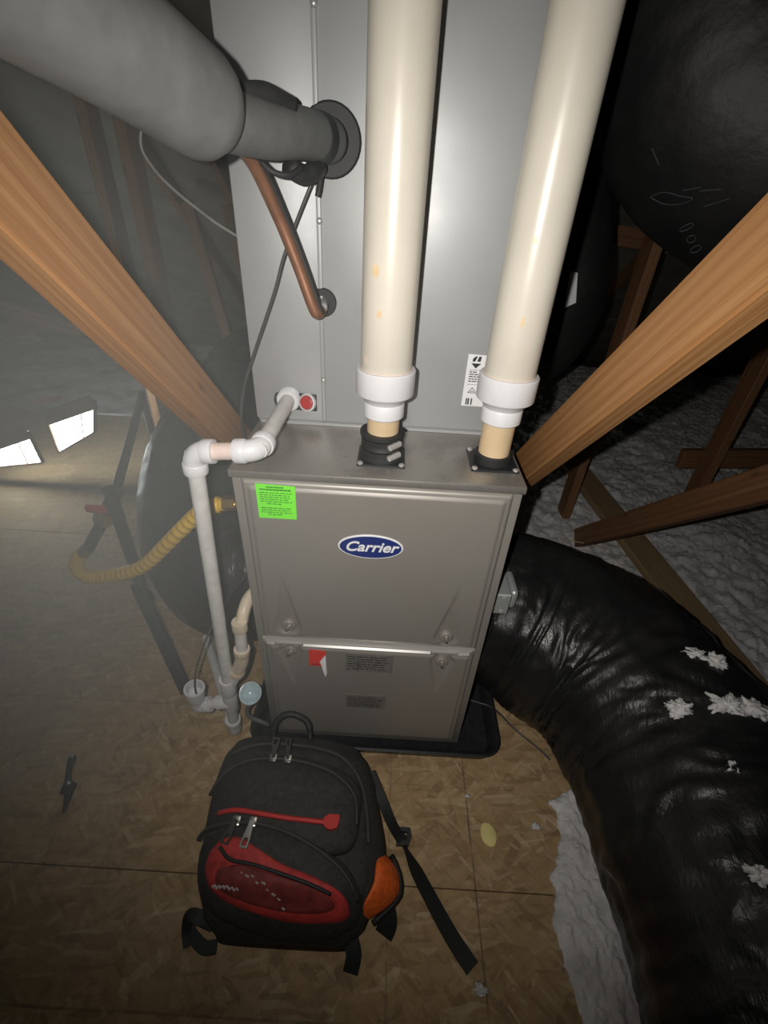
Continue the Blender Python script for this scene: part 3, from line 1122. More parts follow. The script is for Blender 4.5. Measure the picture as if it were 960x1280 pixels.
# ------------------------------------------------------------------ refrigerant lines and wires
L = thing('line_set', 'grey foam-insulated suction line running from the coil cabinet up past the pale beam', 'pipe', (-.15, .9, 1.40))
j0, j1 = Vector((-.121, .945, 1.409)), Vector((-.212, .70, 1.404))
bm = bmesh.new()
tube(bm, spline([j0, j0.lerp(j1, .35) + Vector((0, 0, .003)), j0.lerp(j1, .7), j1 + Vector((-.02, -.05, .004))], 8), .0315, 28)
tube_o = obj('foam_sleeve', bm, 'foam', L, True)
bm = bmesh.new()
k0, k1, k2, k3 = Vector((-.218, .675, 1.408)), Vector((-.264, .545, 1.446)), Vector((-.325, .36, 1.486)), Vector((-.41, .10, 1.545))
pts = spline([k0, k1, k2, k3], 10)
tube(bm, pts, .05, 36, rad=[.040, .049] + [.052] * (len(pts) - 2))
auto(obj('foam_sleeve', bm, 'foam', L), 55)
bm = bmesh.new()
tube(bm, [j0.lerp(j1, .14) + Vector((0, 0, .001)), j0.lerp(j1, .22) + Vector((0, 0, .001))], .034, 24)
auto(obj('tape_band', bm, 'foam_dark', L))
bm = bmesh.new()
tube(bm, spline([j1 + Vector((.004, .03, .030)), j1 + Vector((.03, .06, .036)), j1 + Vector((.045, .09, .033)), j1 + Vector((.055, .11, .03))], 4), .012, 10, rad=None)
obj('tape_flap', bm, 'foam_dark', L, True)
bm = bmesh.new()
tube(bm, spline([(-.135, .90, 1.375), (-.142, .88, 1.366), (-.155, .865, 1.362), (-.17, .84, 1.37)], 5), .014, 12)
obj('tape_flap', bm, 'foam_dark', L, True)
bm = bmesh.new()
cp = spline([(-.235, .74, 1.392), (-.222, .82, 1.378), (-.196, .86, 1.308), (-.170, .875, 1.235), (-.150, .880, 1.175), (-.142, .885, 1.160), (-.136, .905, 1.165), (-.139, .935, 1.169), (-.139, .95, 1.169)], 10)
tube(bm, cp[:62], .0085, 16)
cl = thing('liquid_line', 'bare copper liquid line curving down to the small black grommet', 'pipe', (-.2, .88, 1.16))
bm.free()
bm = bmesh.new()
tube(bm, cp[:58], .0102, 16)
obj('copper_tube', bm, 'copper', cl, True)
bm = bmesh.new()
tube(bm, cp[52:], .0092, 16)
obj('brazed_end', bm, 'bright_steel', cl, True)
bm = bmesh.new()
tube(bm, [p + Vector((.011, .004, .001)) for p in cp[6:50]], .0048, 10)
obj('taped_cable', bm, 'rubber', cl, True)
def wire(name, pts, r, mat, label):
    bm = bmesh.new()
    tube(bm, spline(pts, 10), r, 8)
    return tag(obj(name, bm, mat, None, True), label, 'wire')
wire('control_wire', [(-.131, .915, 1.378), (-.140, .90, 1.365), (-.176, .90, 1.296), (-.200, .90, 1.245), (-.218, .90, 1.196), (-.240, .90, 1.145), (-.269, .90, 1.08), (-.298, .90, 1.01), (-.312, .90, .945), (-.318, .92, .88), (-.312, .95, .80)], .0029, 'wire_dark', 'thin dark control wire hanging from the large grommet across the coil cabinet')
wire('wire_end', [(-.131, .92, 1.372), (-.133, .905, 1.36), (-.136, .905, 1.345), (-.139, .905, 1.335)], .005, 'rubber', 'cut black cable end poking from the large grommet')
wire('looped_wire', [(-.50, 1.15, 1.50), (-.528, 1.2, 1.461), (-.549, 1.2, 1.403), (-.533, 1.2, 1.365), (-.5, 1.2, 1.331), (-.45, 1.2, 1.295), (-.397, 1.2, 1.262), (-.34, 1.25, 1.23), (-.28, 1.5, 1.2)], .0032, 'wire_grey', 'pale looped wire hanging before the brightly lit yellow post')
wire('sleeve_wire', [(-.20, .80, 1.372), (-.185, .80, 1.362), (-.165, .81, 1.36), (-.15, .83, 1.37)], .004, 'rubber', 'short black wire loop under the grey foam sleeve')

# ------------------------------------------------------------------ gas line
G = thing('gas_connector', 'yellow corrugated gas connector sagging from the furnace to the valve', 'hose', (-.6, .93, .3))
gp = spline([(-.375, .895, .722), (-.43, .90, .700), (-.50, .915, .630), (-.585, .935, .535), (-.67, .96, .445), (-.76, .985, .385), (-.845, 1.0, .352), (-.893, 1.0, .352), (-.905, 1.0, .385), (-.885, 1.0, .425), (-.862, 1.0, .447)], 26)
rad = [.0172 + .0030 * (1 if (i // 3) % 2 else -1) if 6 < i < len(gp) - 7 else .0170 for i in range(len(gp))]
bm = bmesh.new()
tube(bm, gp, .015, 14, rad=rad)
obj('corrugated_hose', bm, 'yellow_coat', G, True)
def nut(p, d, r, L_, par, mat='brass'):
    bm = bmesh.new()
    lathe(bm, p, d, [(0, r * .8), (0, r), (L_, r), (L_, r * .7)], 6)
    return obj('flare_nut', bm, mat, par)
nut((-.380, .894, .7225), (1, 0, .1), .019, .030, G)
nut((-.866, 1.0, .443), (.5, 0, .5), .019, .032, G)
bm = bmesh.new()
lathe(bm, (-.355, .893, .7225), (1, 0, .02), [(0, .014), (.03, .014), (.03, .011), (.075, .011)], 14)
auto(obj('nipple', bm, 'brass', G))
V = thing('gas_valve_pipe', 'black iron gas pipe with a red-handled shut-off valve on the deck', 'pipe', (-.80, 1.08, 0))
vp = Vector((-.835, 1.0, .468))
for p, q, r in (((-.85, 1.0, .455), (-.79, 1.02, .545), .016), ((-.79, 1.02, .545), (-.735, 1.04, .64), .019), ((-.735, 1.04, .64), (-.98, 1.72, .64), .013),
                ((-.745, 1.03, .655), (-.750, 1.03, .24), .017), ((-.98, 1.72, .655), (-.98, 1.72, 0.0), .013)):
    seg('iron_pipe', p, q, r, 'iron', False, 14, V)
bm = bmesh.new()
lathe(bm, (-.79, 1.02, .545), (.5, .2, .8), [(0, .018), (0, .026), (.02, .028), (.04, .026), (.04, .018)], 8)
vb = obj('valve_body', bm, 'brass', V)
bm = bmesh.new()
box(bm, (-.800, .985, .600), (-.745, 1.0, .622), .006, 2)
auto(obj('valve_handle', bm, 'red_plastic', V, label='red valve lever'))
bm = bmesh.new()
lathe(bm, (-.750, 1.03, .25), (0, 0, -1), [(0, .021), (0, .026), (.022, .026), (.026, .018)], 14)
auto(obj('drip_cap', bm, 'iron', V))
o = board('floor_strut', (-.735, .995, .34), (-.590, .852, .012), .040, .020, 'foam_dark', None, side=(0, 1, 0))
tag(o, 'dark slim strut leaning from the floor to the underside of the hanging black duct', 'strut')

# ------------------------------------------------------------------ flexible ducts
def duct(name, pts, r, mat, label, amp=1.0, m=96, step=.0065, seed=0.0, rads=None, sag=0.0):
    ps = spline(pts, 30)
    # even steps
    ln = [0.0]
    for a, b in zip(ps[:-1], ps[1:]):
        ln.append(ln[-1] + (b - a).length)
    n = int(ln[-1] / step)
    out, k = [], 0
    for i in range(n + 1):
        s = ln[-1] * i / n
        while k < len(ln) - 2 and ln[k + 1] < s:
            k += 1
        f = (s - ln[k]) / max(1e-6, ln[k + 1] - ln[k])
        out.append(ps[k].lerp(ps[k + 1], f))
    bm = bmesh.new()
    x = None
    rings = []
    for i, p in enumerate(out):
        d = (out[min(i + 1, n)] - out[max(i - 1, 0)]).normalized()
        if x is None:
            x, y = frame(d)
        x = (x - d * x.dot(d)).normalized()
        y = d.cross(x)
        s = ln[-1] * i / n
        rr = r if rads is None else rads(s / ln[-1])
        ring = []
        for j in range(m):
            th = 2 * PI * j / m
            cx, cy = math.cos(th), math.sin(th)
            wob = noise.noise(Vector((s * 5 + seed, cx * 1.2, cy * 1.2)))
            # long folds that run round the duct, skewed along it
            q = Vector((s * 15 + cx * 3.5 - cy * 1.5 + wob * 6 + seed, cx * 3.0 + seed, cy * 3.0))
            f1 = 1 - abs(noise.noise(q)) * 2.2
            f2 = 1 - abs(noise.noise(Vector((s * 40 + cx * 4 + wob * 9, cx * 4.5 + 7 + seed, cy * 4.5)))) * 2.2
            gate = .35 + noise.noise(Vector((s * 6 + 11 + seed, cx * 1.5, cy * 1.5 + 4)))
            lump = noise.noise(Vector((s * 4.5, cx * 1.1 + 3 + seed, cy * 1.1)))
            h = amp * (0.0085 * max(-.4, f1) * (.3 + 1.1 * max(0, gate)) + 0.0042 * max(-.5, f2) * (.25 + .9 * max(0, -gate)) + 0.016 * lump + 0.0012 * math.cos(s * 2 * PI / .055))
            ring.append(p + (x * cx + y * cy) * (rr + h))
        rings.append(ring)
    loft(bm, rings)
    for v in bm.verts:
        if v.co.z < 0.004 and sag >= 0:
            v.co.z = 0.004 + (v.co.z - .004) * .05
    return obj(name, bm, mat, None, True) if label is None else tag(obj(name, bm, mat, None, True), label, 'duct', 'flexible ducts')


RD = .256
rdp = [(.262, 1.03, .335), (.34, 1.02, .325), (.50, .965, .29), (.657, .832, .268), (.735, .61, .262), (.75, .34, .260), (.745, .05, .260), (.73, -.40, .260), (.71, -.9, .260)]
duct('flexible_duct', rdp, RD, 'duct_film', 'large black plastic-wrapped duct lying on the deck, bending round from the furnace', 1.0, 128, .006, 0.0, rads=lambda s: RD - .03 * (1 - smooth01(s / .14)))
duct('flexible_duct', [(-.292, 1.14, .29), (-.38, 1.14, .285), (-.50, 1.15, .30), (-.61, 1.30, .40), (-.64, 1.62, .53), (-.60, 2.0, .60), (-.50, 2.35, .62)], .225, 'duct_film', 'black plastic-wrapped duct hanging behind the yellow hose', .8, 80, .008, 4.0)
duct('flexible_duct', [(.56, 1.42, 2.25), (.60, 1.42, 1.85), (.76, 1.34, 1.54), (1.12, 1.19, 1.49), (1.7, .87, 1.53), (2.3, .6, 1.56)], .290, 'duct_matte', 'big matte black duct overhead with faint grey marks printed on it', .5, 72, .012, 9.0)
d4 = duct('flexible_duct', [(.36, 1.98, 2.0), (.43, 1.90, 1.60), (.505, 1.82, 1.27), (.55, 1.82, 1.06), (.50, 1.86, .90), (.30, 1.95, .78)], .185, 'duct_matte', 'dark narrow duct with a white tag behind the cream pipe', .4, 56, .012, 15.0)

# white tag on the narrow duct, faded print on the overhead duct
def on_tube(c, d, r, ang, off=.004):
    x, y = frame(Vector(d))
    return Vector(c) + (x * math.cos(ang) + y * math.sin(ang)) * (r + off), (x * math.cos(ang) + y * math.sin(ang))


bm = bmesh.new()
c = Vector((.552, 1.612, 1.120))
px = Vector((.96, .1, .05))
py = Vector((-.18, 0, 1))
pts = [c + px * a + py * b for a, b in ((-.022, -.05), (.016, -.035), (.012, .05), (-.012, .055))]
loft(bm, [pts, [p + Vector((0, .004, 0)) for p in pts]])
tag(obj('duct_tag', bm, 'label_white'), 'small crumpled white paper tag on the dark narrow duct', 'tag')
od = thing('duct_print', 'faint grey loops and oval outline printed on the overhead black duct', 'marking', (.60, 1.18, 1.27))
nrm = Vector((-.45, -.85, -.28)).normalized()
for p, ra, rb in (((.617, 1.191, 1.317), .013, .006), ((.640, 1.198, 1.296), .008, .009), ((.662, 1.206, 1.277), .010, .008)):
    rd = Vector((.75, .27, -.62)).normalized()
    ud = nrm.cross(rd).normalized()
    bm = bmesh.new()
    tube(bm, [Vector(p) + nrm * .003 + ud * ra * math.cos(q * PI / 8) + rd * rb * math.sin(q * PI / 8) for q in range(16)], .0010, 6)
    obj('print_loop', bm, 'ink_faded', od, True)
ov = [(.537, 1.235, 1.367), (.550, 1.203, 1.376), (.573, 1.179, 1.371), (.592, 1.160, 1.367), (.582, 1.185, 1.357), (.561, 1.211, 1.356), (.537, 1.235, 1.367)]
bm = bmesh.new()
tube(bm, [Vector(p) + nrm * .003 for p in spline(ov, 6)], .0010, 6)
obj('oval_stamp', bm, 'ink_faded', od, True)
for p, q in (((.594, 1.148, 1.380), (.622, 1.123, 1.384)), ((.616, 1.151, 1.355), (.641, 1.116, 1.370)), ((.573, 1.172, 1.380), (.594, 1.148, 1.386)), ((.498, 1.205, 1.447), (.520, 1.198, 1.42))):
    bm = bmesh.new()
    tube(bm, [Vector(p) + nrm * .002, Vector(q) + nrm * .002], .0010, 6)
    obj('print_stroke', bm, 'ink_faded', od)


# tufts of insulation on and near the big duct
def tuft(x, y, z, s, seed, flat_=.6):
    bm = bmesh.new()
    bmesh.ops.create_icosphere(bm, subdivisions=4, radius=1.0)
    for v in bm.verts:
        d = v.co.normalized()
        k = 1 + .75 * fbm(d.x * 1.6 + seed, d.y * 1.6, d.z * 1.6, 3) + .55 * fbm(d.x * 7 + seed, d.y * 7, d.z * 7, 3)
        v.co = Vector((x + d.x * s * k * 1.15, y + d.y * s * k * .8, z + d.z * s * k * flat_))
    return bm


TUFTS = [(.722, .696, .524, .016, 'thin insulation streak in the fold nearest the brown truss web, on the big duct'),
         (.757, .678, .520, .022, 'ragged insulation tuft beside the thin streak on the duct shoulder'),
         (.637, .570, .502, .020, 'flat insulation tuft alone on the inner crown of the duct bend'),
         (.726, .570, .522, .026, 'wide insulation tuft on the outer crown of the duct bend'),
         (.773, .564, .518, .026, 'second wide insulation tuft at the outer rim of the duct bend'),
         (.672, .447, .512, .011, 'tiny insulation tuft just past the bend on the straight duct run'),
         (.630, .292, .488, .015, 'insulation tuft on the duct run farthest from the furnace')]
for i, (x, y, z, s, lab) in enumerate(TUFTS):
    tag(obj('insulation_tuft', tuft(x, y, z, s, i * 3.3), 'insulation', None, True), lab, 'insulation', 'insulation tufts on the duct')
for i, (x, y, s, lab) in enumerate(((.258, .225, .010, 'pale insulation scrap on the bare deck beyond the strap end'), (.446, .535, .009, 'crumb of insulation on the deck beside the white drift'), (.275, .60, .005, 'tiny insulation crumb on the printed line beside the pan'))):
    tag(obj('insulation_scrap', tuft(x, y, s * .35, s, 30 + i * 2.1, .45), 'insulation', None, True), lab, 'insulation', 'insulation scraps on the deck')

# small litter on the deck
bm = bmesh.new()
ring = [Vector((.318 + .020 * math.cos(a) * (1 + .1 * math.sin(2 * a)) - .004 * math.sin(a), .508 + .027 * math.sin(a), 0)) for a in [k * PI / 10 for k in range(20)]]
loft(bm, [[p + Vector((0, 0, .001)) for p in ring], [p + Vector((0, 0, .006)) for p in ring], [(p - Vector((.318, .508, 0))) * .8 + Vector((.318, .508, .008)) for p in ring]])
auto(tag(obj('foam_earplug_chip', bm, 'chip_yellow'), 'pale yellow oval chip lying on the deck', 'chip'))
for p0, p1, lab in (((.312, .205, .004), (.35, .155, .004), 'pale wood splinter on the deck beside the white insulation drift'), ((.245, .690, .014), (.262, .655, .014), 'short wood sliver in the front corner of the drain pan'), ((.84, 1.72, .06), (1.02, 1.66, .07), 'thin pale stick lying on the insulation near the tan board')):
    o = board('wood_sliver', p0, p1, .005, .003, 'lumber_pale', None, side=(0, 0, 1), bev=.0008)
    tag(o, lab, 'splinter', 'wood slivers')
bm = bmesh.new()
pts = spline([(-.832, .640, .006), (-.818, .60, .009), (-.800, .565, .008), (-.785, .545, .010), (-.772, .50, .006)], 6)
tube(bm, pts, .008, 8, rad=[.010, .011, .011, .010, .009, .009, .008, .008, .008, .009, .010, .012, .015, .018, .020, .020, .018, .015, .012, .010, .009, .008, .006, .005, .004])
for v in bm.verts:
    v.co.z = max(.001, v.co.z * .6)
tag(obj('plastic_scrap', bm, 'black_plastic', None, True), 'dark strip of plastic scrap lying on the deck left of the backpack', 'scrap')
bm = bmesh.new()
tube(bm, spline([(.30, .86, .052), (.36, .84, .056), (.40, .83, .03), (.44, .80, .008), (.50, .745, .006), (.53, .71, .006)], 8), .0028, 8)
tag(obj('thermostat_wire', bm, 'wire_dark', None, True), 'thin dark wire lying on the deck between drain pan and duct', 'wire')

# ------------------------------------------------------------------ backpack
B = thing('backpack', 'black backpack with red front pocket lying on the deck before the furnace', 'backpack', (-.17, .46, 0))


def lerp_tab(tab, s):
    for (a, va), (b, vb) in zip(tab[:-1], tab[1:]):
        if s <= b:
            f = smooth01((s - a) / (b - a)) * .5 + .5 * (s - a) / (b - a)
            return va + (vb - va) * max(0, f)
    return tab[-1][1]


Y0, Y1 = .268, .700
XC = [(.268, -.160), (.34, -.158), (.42, -.160), (.56, -.182), (.65, -.197), (.70, -.205)]
HW = [(.268, .135), (.30, .172), (.36, .205), (.44, .213), (.56, .205), (.62, .193), (.66, .175), (.685, .145), (.70, .09)]
TH = [(.268, .07), (.285, .115), (.33, .155), (.42, .180), (.52, .186), (.60, .170), (.66, .130), (.70, .075)]


def bag_top(x, y):
    u = min(.999, abs((x - lerp_tab(XC, y)) / lerp_tab(HW, y)))
    t_ = lerp_tab(TH, y)
    return t_ * (.45 + .55 * (1 - u ** 3.2) ** (1 / 2.2))


bm = bmesh.new()
rings = []
ys = [Y0 + (Y1 - Y0) * i / 56 for i in range(57)]
for y in ys:
    xc, hw, t_ = lerp_tab(XC, y), lerp_tab(HW, y), lerp_tab(TH, y)
    r = []
    for j in range(64):
        a = 2 * PI * j / 64
        ca, sa = math.cos(a), math.sin(a)
        ex = 2 / 3.2
        ux = math.copysign(abs(ca) ** ex, ca)
        if sa >= 0:
            z = t_ * (.45 + .55 * (1 - min(.9999, abs(ux)) ** 3.2) ** (1 / 2.2))
        else:
            z = t_ * .45 - (t_ * .45 - .004) * abs(sa) ** ex
        z += .007 * noise.noise(Vector((ux * 4, y * 13, z * 9))) * (1 if z > .03 else 0)
        bx = 1 + .012 * noise.noise(Vector((ca * 2, y * 14, sa * 2)))
        r.append(Vector((xc + hw * ux * bx, y, z)))
    rings.append(r)
loft(bm, rings)
obj('main_body', bm, 'nylon', B, True)


def inside(p, poly):
    r = False
    for (x0, y0), (x1, y1) in zip(poly, poly[1:] + poly[:1]):
        if (y0 > p[1]) != (y1 > p[1]) and p[0] < (x1 - x0) * (p[1] - y0) / (y1 - y0) + x0:
            r = not r
    return r


def panel(name, poly, off, mat, par, bulge=0.0, label=None, lift=lambda x, y: 0.0):
    """padded panel sewn on the bag's front: outline in x,y, standing 'off' proud"""
    cx, cy = sum(p[0] for p in poly) / len(poly), sum(p[1] for p in poly) / len(poly)
    n = 10
    out = spline(list(Vector((a, b, 0)) for a, b in poly + poly[:1]), n)[:-1]
    bm = bmesh.new()
    rings = []
    for k, (sc, h) in enumerate(((1.0, -.006), (1.0, off * .35), (.985, off * .8), (.96, off), (.85, off + bulge * .4), (.65, off + bulge * .75), (.4, off + bulge * .95), (.15, off + bulge))):
        r = []
        for p in out:
            x, y = cx + (p.x - cx) * sc, cy + (p.y - cy) * sc
            w_ = .0025 * noise.noise(Vector((x * 38, y * 38, off * 90))) if k > 2 else 0
            r.append(Vector((x, y, bag_top(x, y) + h + w_ + lift(x, y))))
        rings.append(r)
    loft(bm, rings)
    return obj(name, bm, mat, par, True, label)


# front flap/pocket above, big lower pocket
fp = panel('upper_pocket', [(-.355, .545), (-.30, .578), (-.20, .588), (-.10, .572), (-.022, .535), (-.012, .47), (-.03, .40), (-.12, .385), (-.24, .40), (-.345, .43), (-.368, .48)], .016, 'nylon', B, .012)
lp = panel('lower_pocket', [(-.352, .418), (-.25, .428), (-.15, .412), (-.04, .372), (.002, .325), (-.015, .288), (-.09, .268), (-.20, .272), (-.29, .290), (-.338, .325), (-.362, .38)], .028, 'nylon', B, .014)
rp = panel('red_panel', [(-.330, .378), (-.305, .397), (-.265, .398), (-.225, .382), (-.165, .358), (-.105, .343), (-.045, .325), (-.02, .308), (-.03, .290), (-.09, .281), (-.17, .283), (-.25, .296), (-.305, .318), (-.330, .348)], .044, 'red_fabric', lp, .006)
panel('dark_mesh', [(-.300, .345), (-.255, .352), (-.20, .343), (-.13, .330), (-.06, .312), (-.05, .298), (-.10, .289), (-.18, .292), (-.26, .306), (-.298, .325)], .0515, 'red_dark', rp, .002)


def bag_line(pts, off, n=10):
    return [Vector((p.x, p.y, bag_top(p.x, p.y) + off)) for p in spline([Vector((a, b, 0)) for a, b in pts], n)]


def bag_tube(name, pts, off, r, mat, par, label=None, n=10):
    bm = bmesh.new()
    tube(bm, bag_line(pts, off, n), r, 8)
    return obj(name, bm, mat, par, True, label)


zt = bag_tube('zipper', [(-.372, .50), (-.340, .540), (-.29, .563), (-.22, .569), (-.15, .562), (-.08, .540), (-.03, .50), (-.018, .44)], .027, .004, 'nylon_edge', B)
bag_tube('piping', [(-.355, .60), (-.30, .625), (-.22, .632), (-.13, .622), (-.06, .595), (-.02, .55), (.0, .49), (.01, .42)], .004, .005, 'nylon_edge', B)
zb = bag_tube('zipper', [(-.366, .408), (-.335, .416), (-.25, .421), (-.17, .408), (-.10, .384), (-.04, .352), (-.005, .315)], .047, .004, 'nylon_edge', lp)
# red strip with a square tab
bm = bmesh.new()
cl_ = bag_line([(-.332, .450), (-.29, .452), (-.24, .446), (-.18, .440), (-.12, .437), (-.085, .436)], .031, 8)
rgs = []
for i, p in enumerate(cl_):
    h = .0048
    rgs.append([p + Vector((0, -h, -.006)), p + Vector((0, -h, .0)), p + Vector((0, 0, .003)), p + Vector((0, h, 0)), p + Vector((0, h, -.006))])
loft(bm, rgs)
rs_ = obj('red_zip_strip', bm, 'red_trim', fp, True)
bm = bmesh.new()
p = Vector((-.072, .437, bag_top(-.072, .437) + .032))
pts = [p + Vector((a, b, 0)) for a, b in ((-.02, -.006), (-.012, -.013), (-.002, -.016), (.012, -.011), (.015, .004), (.014, .014), (-.008, .014), (-.02, .006))]
loft(bm, [[q + Vector((0, 0, -.006)) for q in pts], [q + Vector((0, 0, .003)) for q in pts]])
obj('red_tab', bm, 'red_trim', rs_)


def pull(par, x, y, off, ang, L_, tilt=.25, mat='chrome', wide=.0085):
    p = Vector((x, y, bag_top(x, y) + off))
    bm = bmesh.new()
    box(bm, (p.x - .0095, p.y - .010, p.z - .003), (p.x + .0095, p.y + .010, p.z + .007), .004, 2)
    s = auto(obj('zipper_slider', bm, 'chrome', par))
    d = Vector((math.sin(ang), math.cos(ang), tilt)).normalized()
    q = Vector((d.y, -d.x, 0)).normalized()
    nz = q.cross(d).normalized()
    p = p + Vector((0, 0, .009))
    bm = bmesh.new()
    outer = [p + d * a * L_ + q * b * wide for a, b in ((0, -.6), (0, .6), (.3, .7), (.7, 1), (1, 1), (1, -1), (.7, -1), (.3, -.7))]
    inner = [p + d * a * L_ + q * b * wide for a, b in ((.62, -.05), (.62, .05), (.64, .4), (.75, .55), (.92, .55), (.92, -.55), (.75, -.55), (.64, -.4))]
    lo = [[v_ - nz * .0012 for v_ in outer], [v_ + nz * .0012 for v_ in outer], [v_ + nz * .0012 for v_ in inner], [v_ - nz * .0012 for v_ in inner]]
    loft(bm, lo, closed=True)
    auto(obj('pull_tab', bm, mat, s), 30)


pull(zt, -.232, .567, .030, .10, .042, .7)
pull(zt, -.196, .566, .030, -.05, .045, 1.2, 'nylon_edge', .006)
pull(zb, -.276, .422, .050, PI + .25, .048, .05, 'nylon_edge')
pull(zb, -.240, .420, .050, PI + .10, .052, .06)
# pale print on the red pocket
bag_tube('pocket_zipper', [(-.300, .378), (-.272, .358), (-.22, .350), (-.16, .338), (-.10, .325), (-.06, .315)], .054, .0038, 'webbing', rp)
for i in range(6):
    x = -.300 + i * .0095
    bm = bmesh.new()
    z = bag_top(x, .318) + .055
    y = .319 - i * .0012
    tube(bm, [(x, y - .003 * math.sin(i * 1.7), z), (x + .005, y + .002, z + .001), (x + .009, y - .002, z)], .0030 - .0002 * i, 6)
    obj('pocket_print', bm, 'print_pale', rp)
for i in range(9):
    x = -.245 + i * .0115
    y = .346 - i * .0030 - .0003 * i * i
    bm = bmesh.new()
    z = bag_top(x, y) + .0545
    y -= .008 + .003 * math.sin(i * 2.6)
    tube(bm, [(x, y, z), (x + .005 + .004 * math.sin(i * 1.9) ** 2, y - .003, z)], .0010 + .0010 * abs(math.sin(i * 1.3)), 6)
    obj('pocket_print', bm, 'print_pale', rp)
# haul handle
bm = bmesh.new()
hp = spline([(-.262, .655, .125), (-.258, .685, .155), (-.235, .700, .172), (-.205, .702, .172), (-.172, .692, .155), (-.160, .660, .128)], 10)
tube(bm, hp, .009, 12, rad=[.006 if i < 6 or i > len(hp) - 7 else .009 for i in range(len(hp))])
obj('haul_handle', bm, 'webbing', B, True)
# orange side pocket
bm = bmesh.new()
rings = []
for i in range(13):
    s = i / 12
    y = .425 - .115 * s
    k = math.sin(PI * (s * .86 + .07)) ** .6
    xx = lerp_tab(XC, y) + lerp_tab(HW, y)
    rings.append([Vector((xx - .020 + k * .060 * (.5 + .5 * math.cos(a)), y, .072 + .062 * k * (.5 - .5 * math.cos(a)) + .022 * k * math.sin(a))) for a in [q_ * PI / 8 for q_ in range(16)]])
loft(bm, rings)
sp_ = obj('side_pocket', bm, 'orange_fabric', B, True, 'bright orange side pocket')
bm = bmesh.new()
tube(bm, [Vector((lerp_tab(XC, .43 - .125 * s) + lerp_tab(HW, .43 - .125 * s) + .014 + .028 * math.sin(PI * s), .43 - .125 * s, .064)) for s in [k / 12 for k in range(13)]], .006, 8)
obj('pocket_binding', bm, 'webbing', sp_, True)


def strap(name, pts, wd, par, mat='webbing', tilt=None, th=.0025):
    bm = bmesh.new()
    ps = spline(pts, 8)
    rgs = []
    for i, p in enumerate(ps):
        d = (ps[min(i + 1, len(ps) - 1)] - ps[max(i - 1, 0)]).normalized()
        a = (tilt[0] + (tilt[1] - tilt[0]) * i / (len(ps) - 1)) if tilt else 0
        q = d.cross(Vector((0, math.sin(a), math.cos(a)))).normalized()
        n_ = q.cross(d)
        w_ = wd if not callable(wd) else wd(i / (len(ps) - 1))
        rgs.append([p - q * w_ - n_ * th, p + q * w_ - n_ * th, p + q * w_ + n_ * th, p - q * w_ + n_ * th])
    loft(bm, rgs)
    return auto(obj(name, bm, mat, par), 50)


strap('compression_strap', [(.005, .60, .10), (.035, .545, .09), (.062, .505, .06), (.085, .485, .03), (.105, .475, .018)], .012, B)
strap('strap_tail', [(.100, .468, .016), (.125, .428, .010), (.165, .366, .006), (.206, .305, .005), (.246, .256, .005)], lambda s: .005 + .012 * smooth01(s * 3), B, tilt=(1.0, 0.0))
bm = bmesh.new()
M_ = Vector((.098, .486, .020))
ou = [M_ + Vector((a, b, 0)) for a, b in ((-.018, -.020), (.012, -.020), (.020, .0), (.016, .020), (-.014, .020), (-.020, 0))]
inn = [M_ + (q - M_) * .5 for q in ou]
loft(bm, [[q - Vector((0, 0, .005)) for q in ou], [q + Vector((0, 0, .006)) for q in ou], [q + Vector((0, 0, .006)) for q in inn], [q - Vector((0, 0, .005)) for q in inn]], closed=True)
auto(obj('buckle', bm, 'black_plastic', B))
strap('corner_tab', [(-.035, .315, .055), (-.018, .285, .04), (-.008, .262, .025), (-.012, .238, .006)], .016, B)
strap('corner_tab', [(.03, .36, .075), (.055, .335, .05), (.062, .315, .03), (.055, .30, .01)], .020, B)
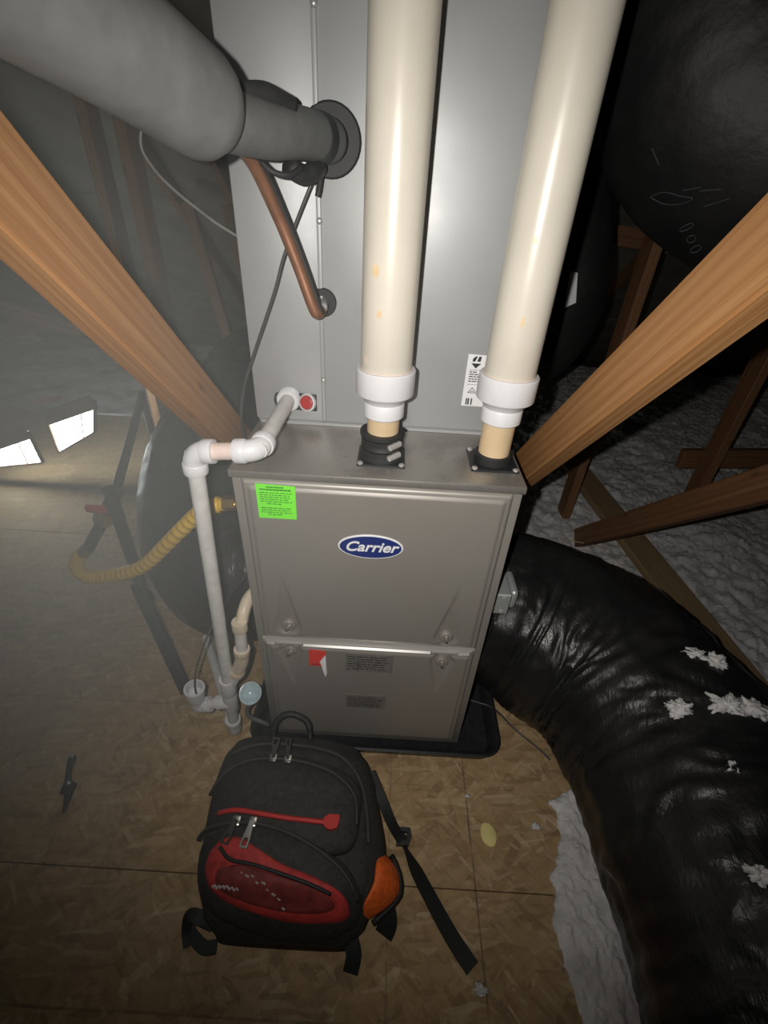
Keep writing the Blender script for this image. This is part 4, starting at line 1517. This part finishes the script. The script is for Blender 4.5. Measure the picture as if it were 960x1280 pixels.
strap('shoulder_strap', [(-.315, .30, .03), (-.345, .303, .045), (-.368, .305, .04), (-.372, .285, .015), (-.365, .262, .004)], lambda s: .016 - .010 * s, B, th=.005)
strap('shoulder_strap', [(-.30, .265, .012), (-.325, .262, .012), (-.35, .275, .012), (-.37, .29, .012)], .012, B, th=.004)

# ------------------------------------------------------------------ haze volume added at the left to imitate lens glare
HAZE, HZ = True, 0.9
if HAZE:
    hm = bpy.data.materials.new('glare_haze')
    hm.use_nodes = True
    nt = hm.node_tree
    nt.nodes.remove(nt.nodes['Principled BSDF'])
    vs = nt.nodes.new('ShaderNodeVolumeScatter')
    HC, HR = Vector((-.96, .75, .95)), Vector((1.18, 1.15, 1.15))
    gp_ = nt.nodes.new('ShaderNodeTexCoord')
    mp = nt.nodes.new('ShaderNodeMapping')
    mp.inputs['Location'].default_value = (0, 0, -1)
    mp.inputs['Scale'].default_value = (1 / HR.x, 1 / HR.y, 1 / HR.z)
    ln_ = nt.nodes.new('ShaderNodeVectorMath')
    ln_.operation = 'LENGTH'
    mr = nt.nodes.new('ShaderNodeMapRange')
    mr.interpolation_type = 'SMOOTHERSTEP'
    mr.inputs['From Min'].default_value = 1.0
    mr.inputs['From Max'].default_value = 0.0
    mr.inputs['To Min'].default_value = 0.0
    mr.inputs['To Max'].default_value = HZ
    nt.links.new(gp_.outputs['Object'], mp.inputs['Vector'])
    nt.links.new(mp.outputs[0], ln_.inputs[0])
    nt.links.new(ln_.outputs['Value'], mr.inputs['Value'])
    nt.links.new(mr.outputs[0], vs.inputs['Density'])
    vs.inputs['Anisotropy'].default_value = 0.0
    vs.inputs['Color'].default_value = (0.97, 1.0, 0.99, 1)
    nt.links.new(vs.outputs[0], nt.nodes['Material Output'].inputs['Volume'])
    MATS['glare_haze'] = hm
    bm = bmesh.new()
    bmesh.ops.create_icosphere(bm, subdivisions=4, radius=1.0)
    for v in bm.verts:
        v.co = HC + Vector((v.co.x * HR.x, v.co.y * HR.y, v.co.z * HR.z))
    tag(obj('glare_haze', bm, 'glare_haze', None, True), 'pale haze volume added over the deck beside the furnace to imitate lens glare', 'haze', kind='stuff')
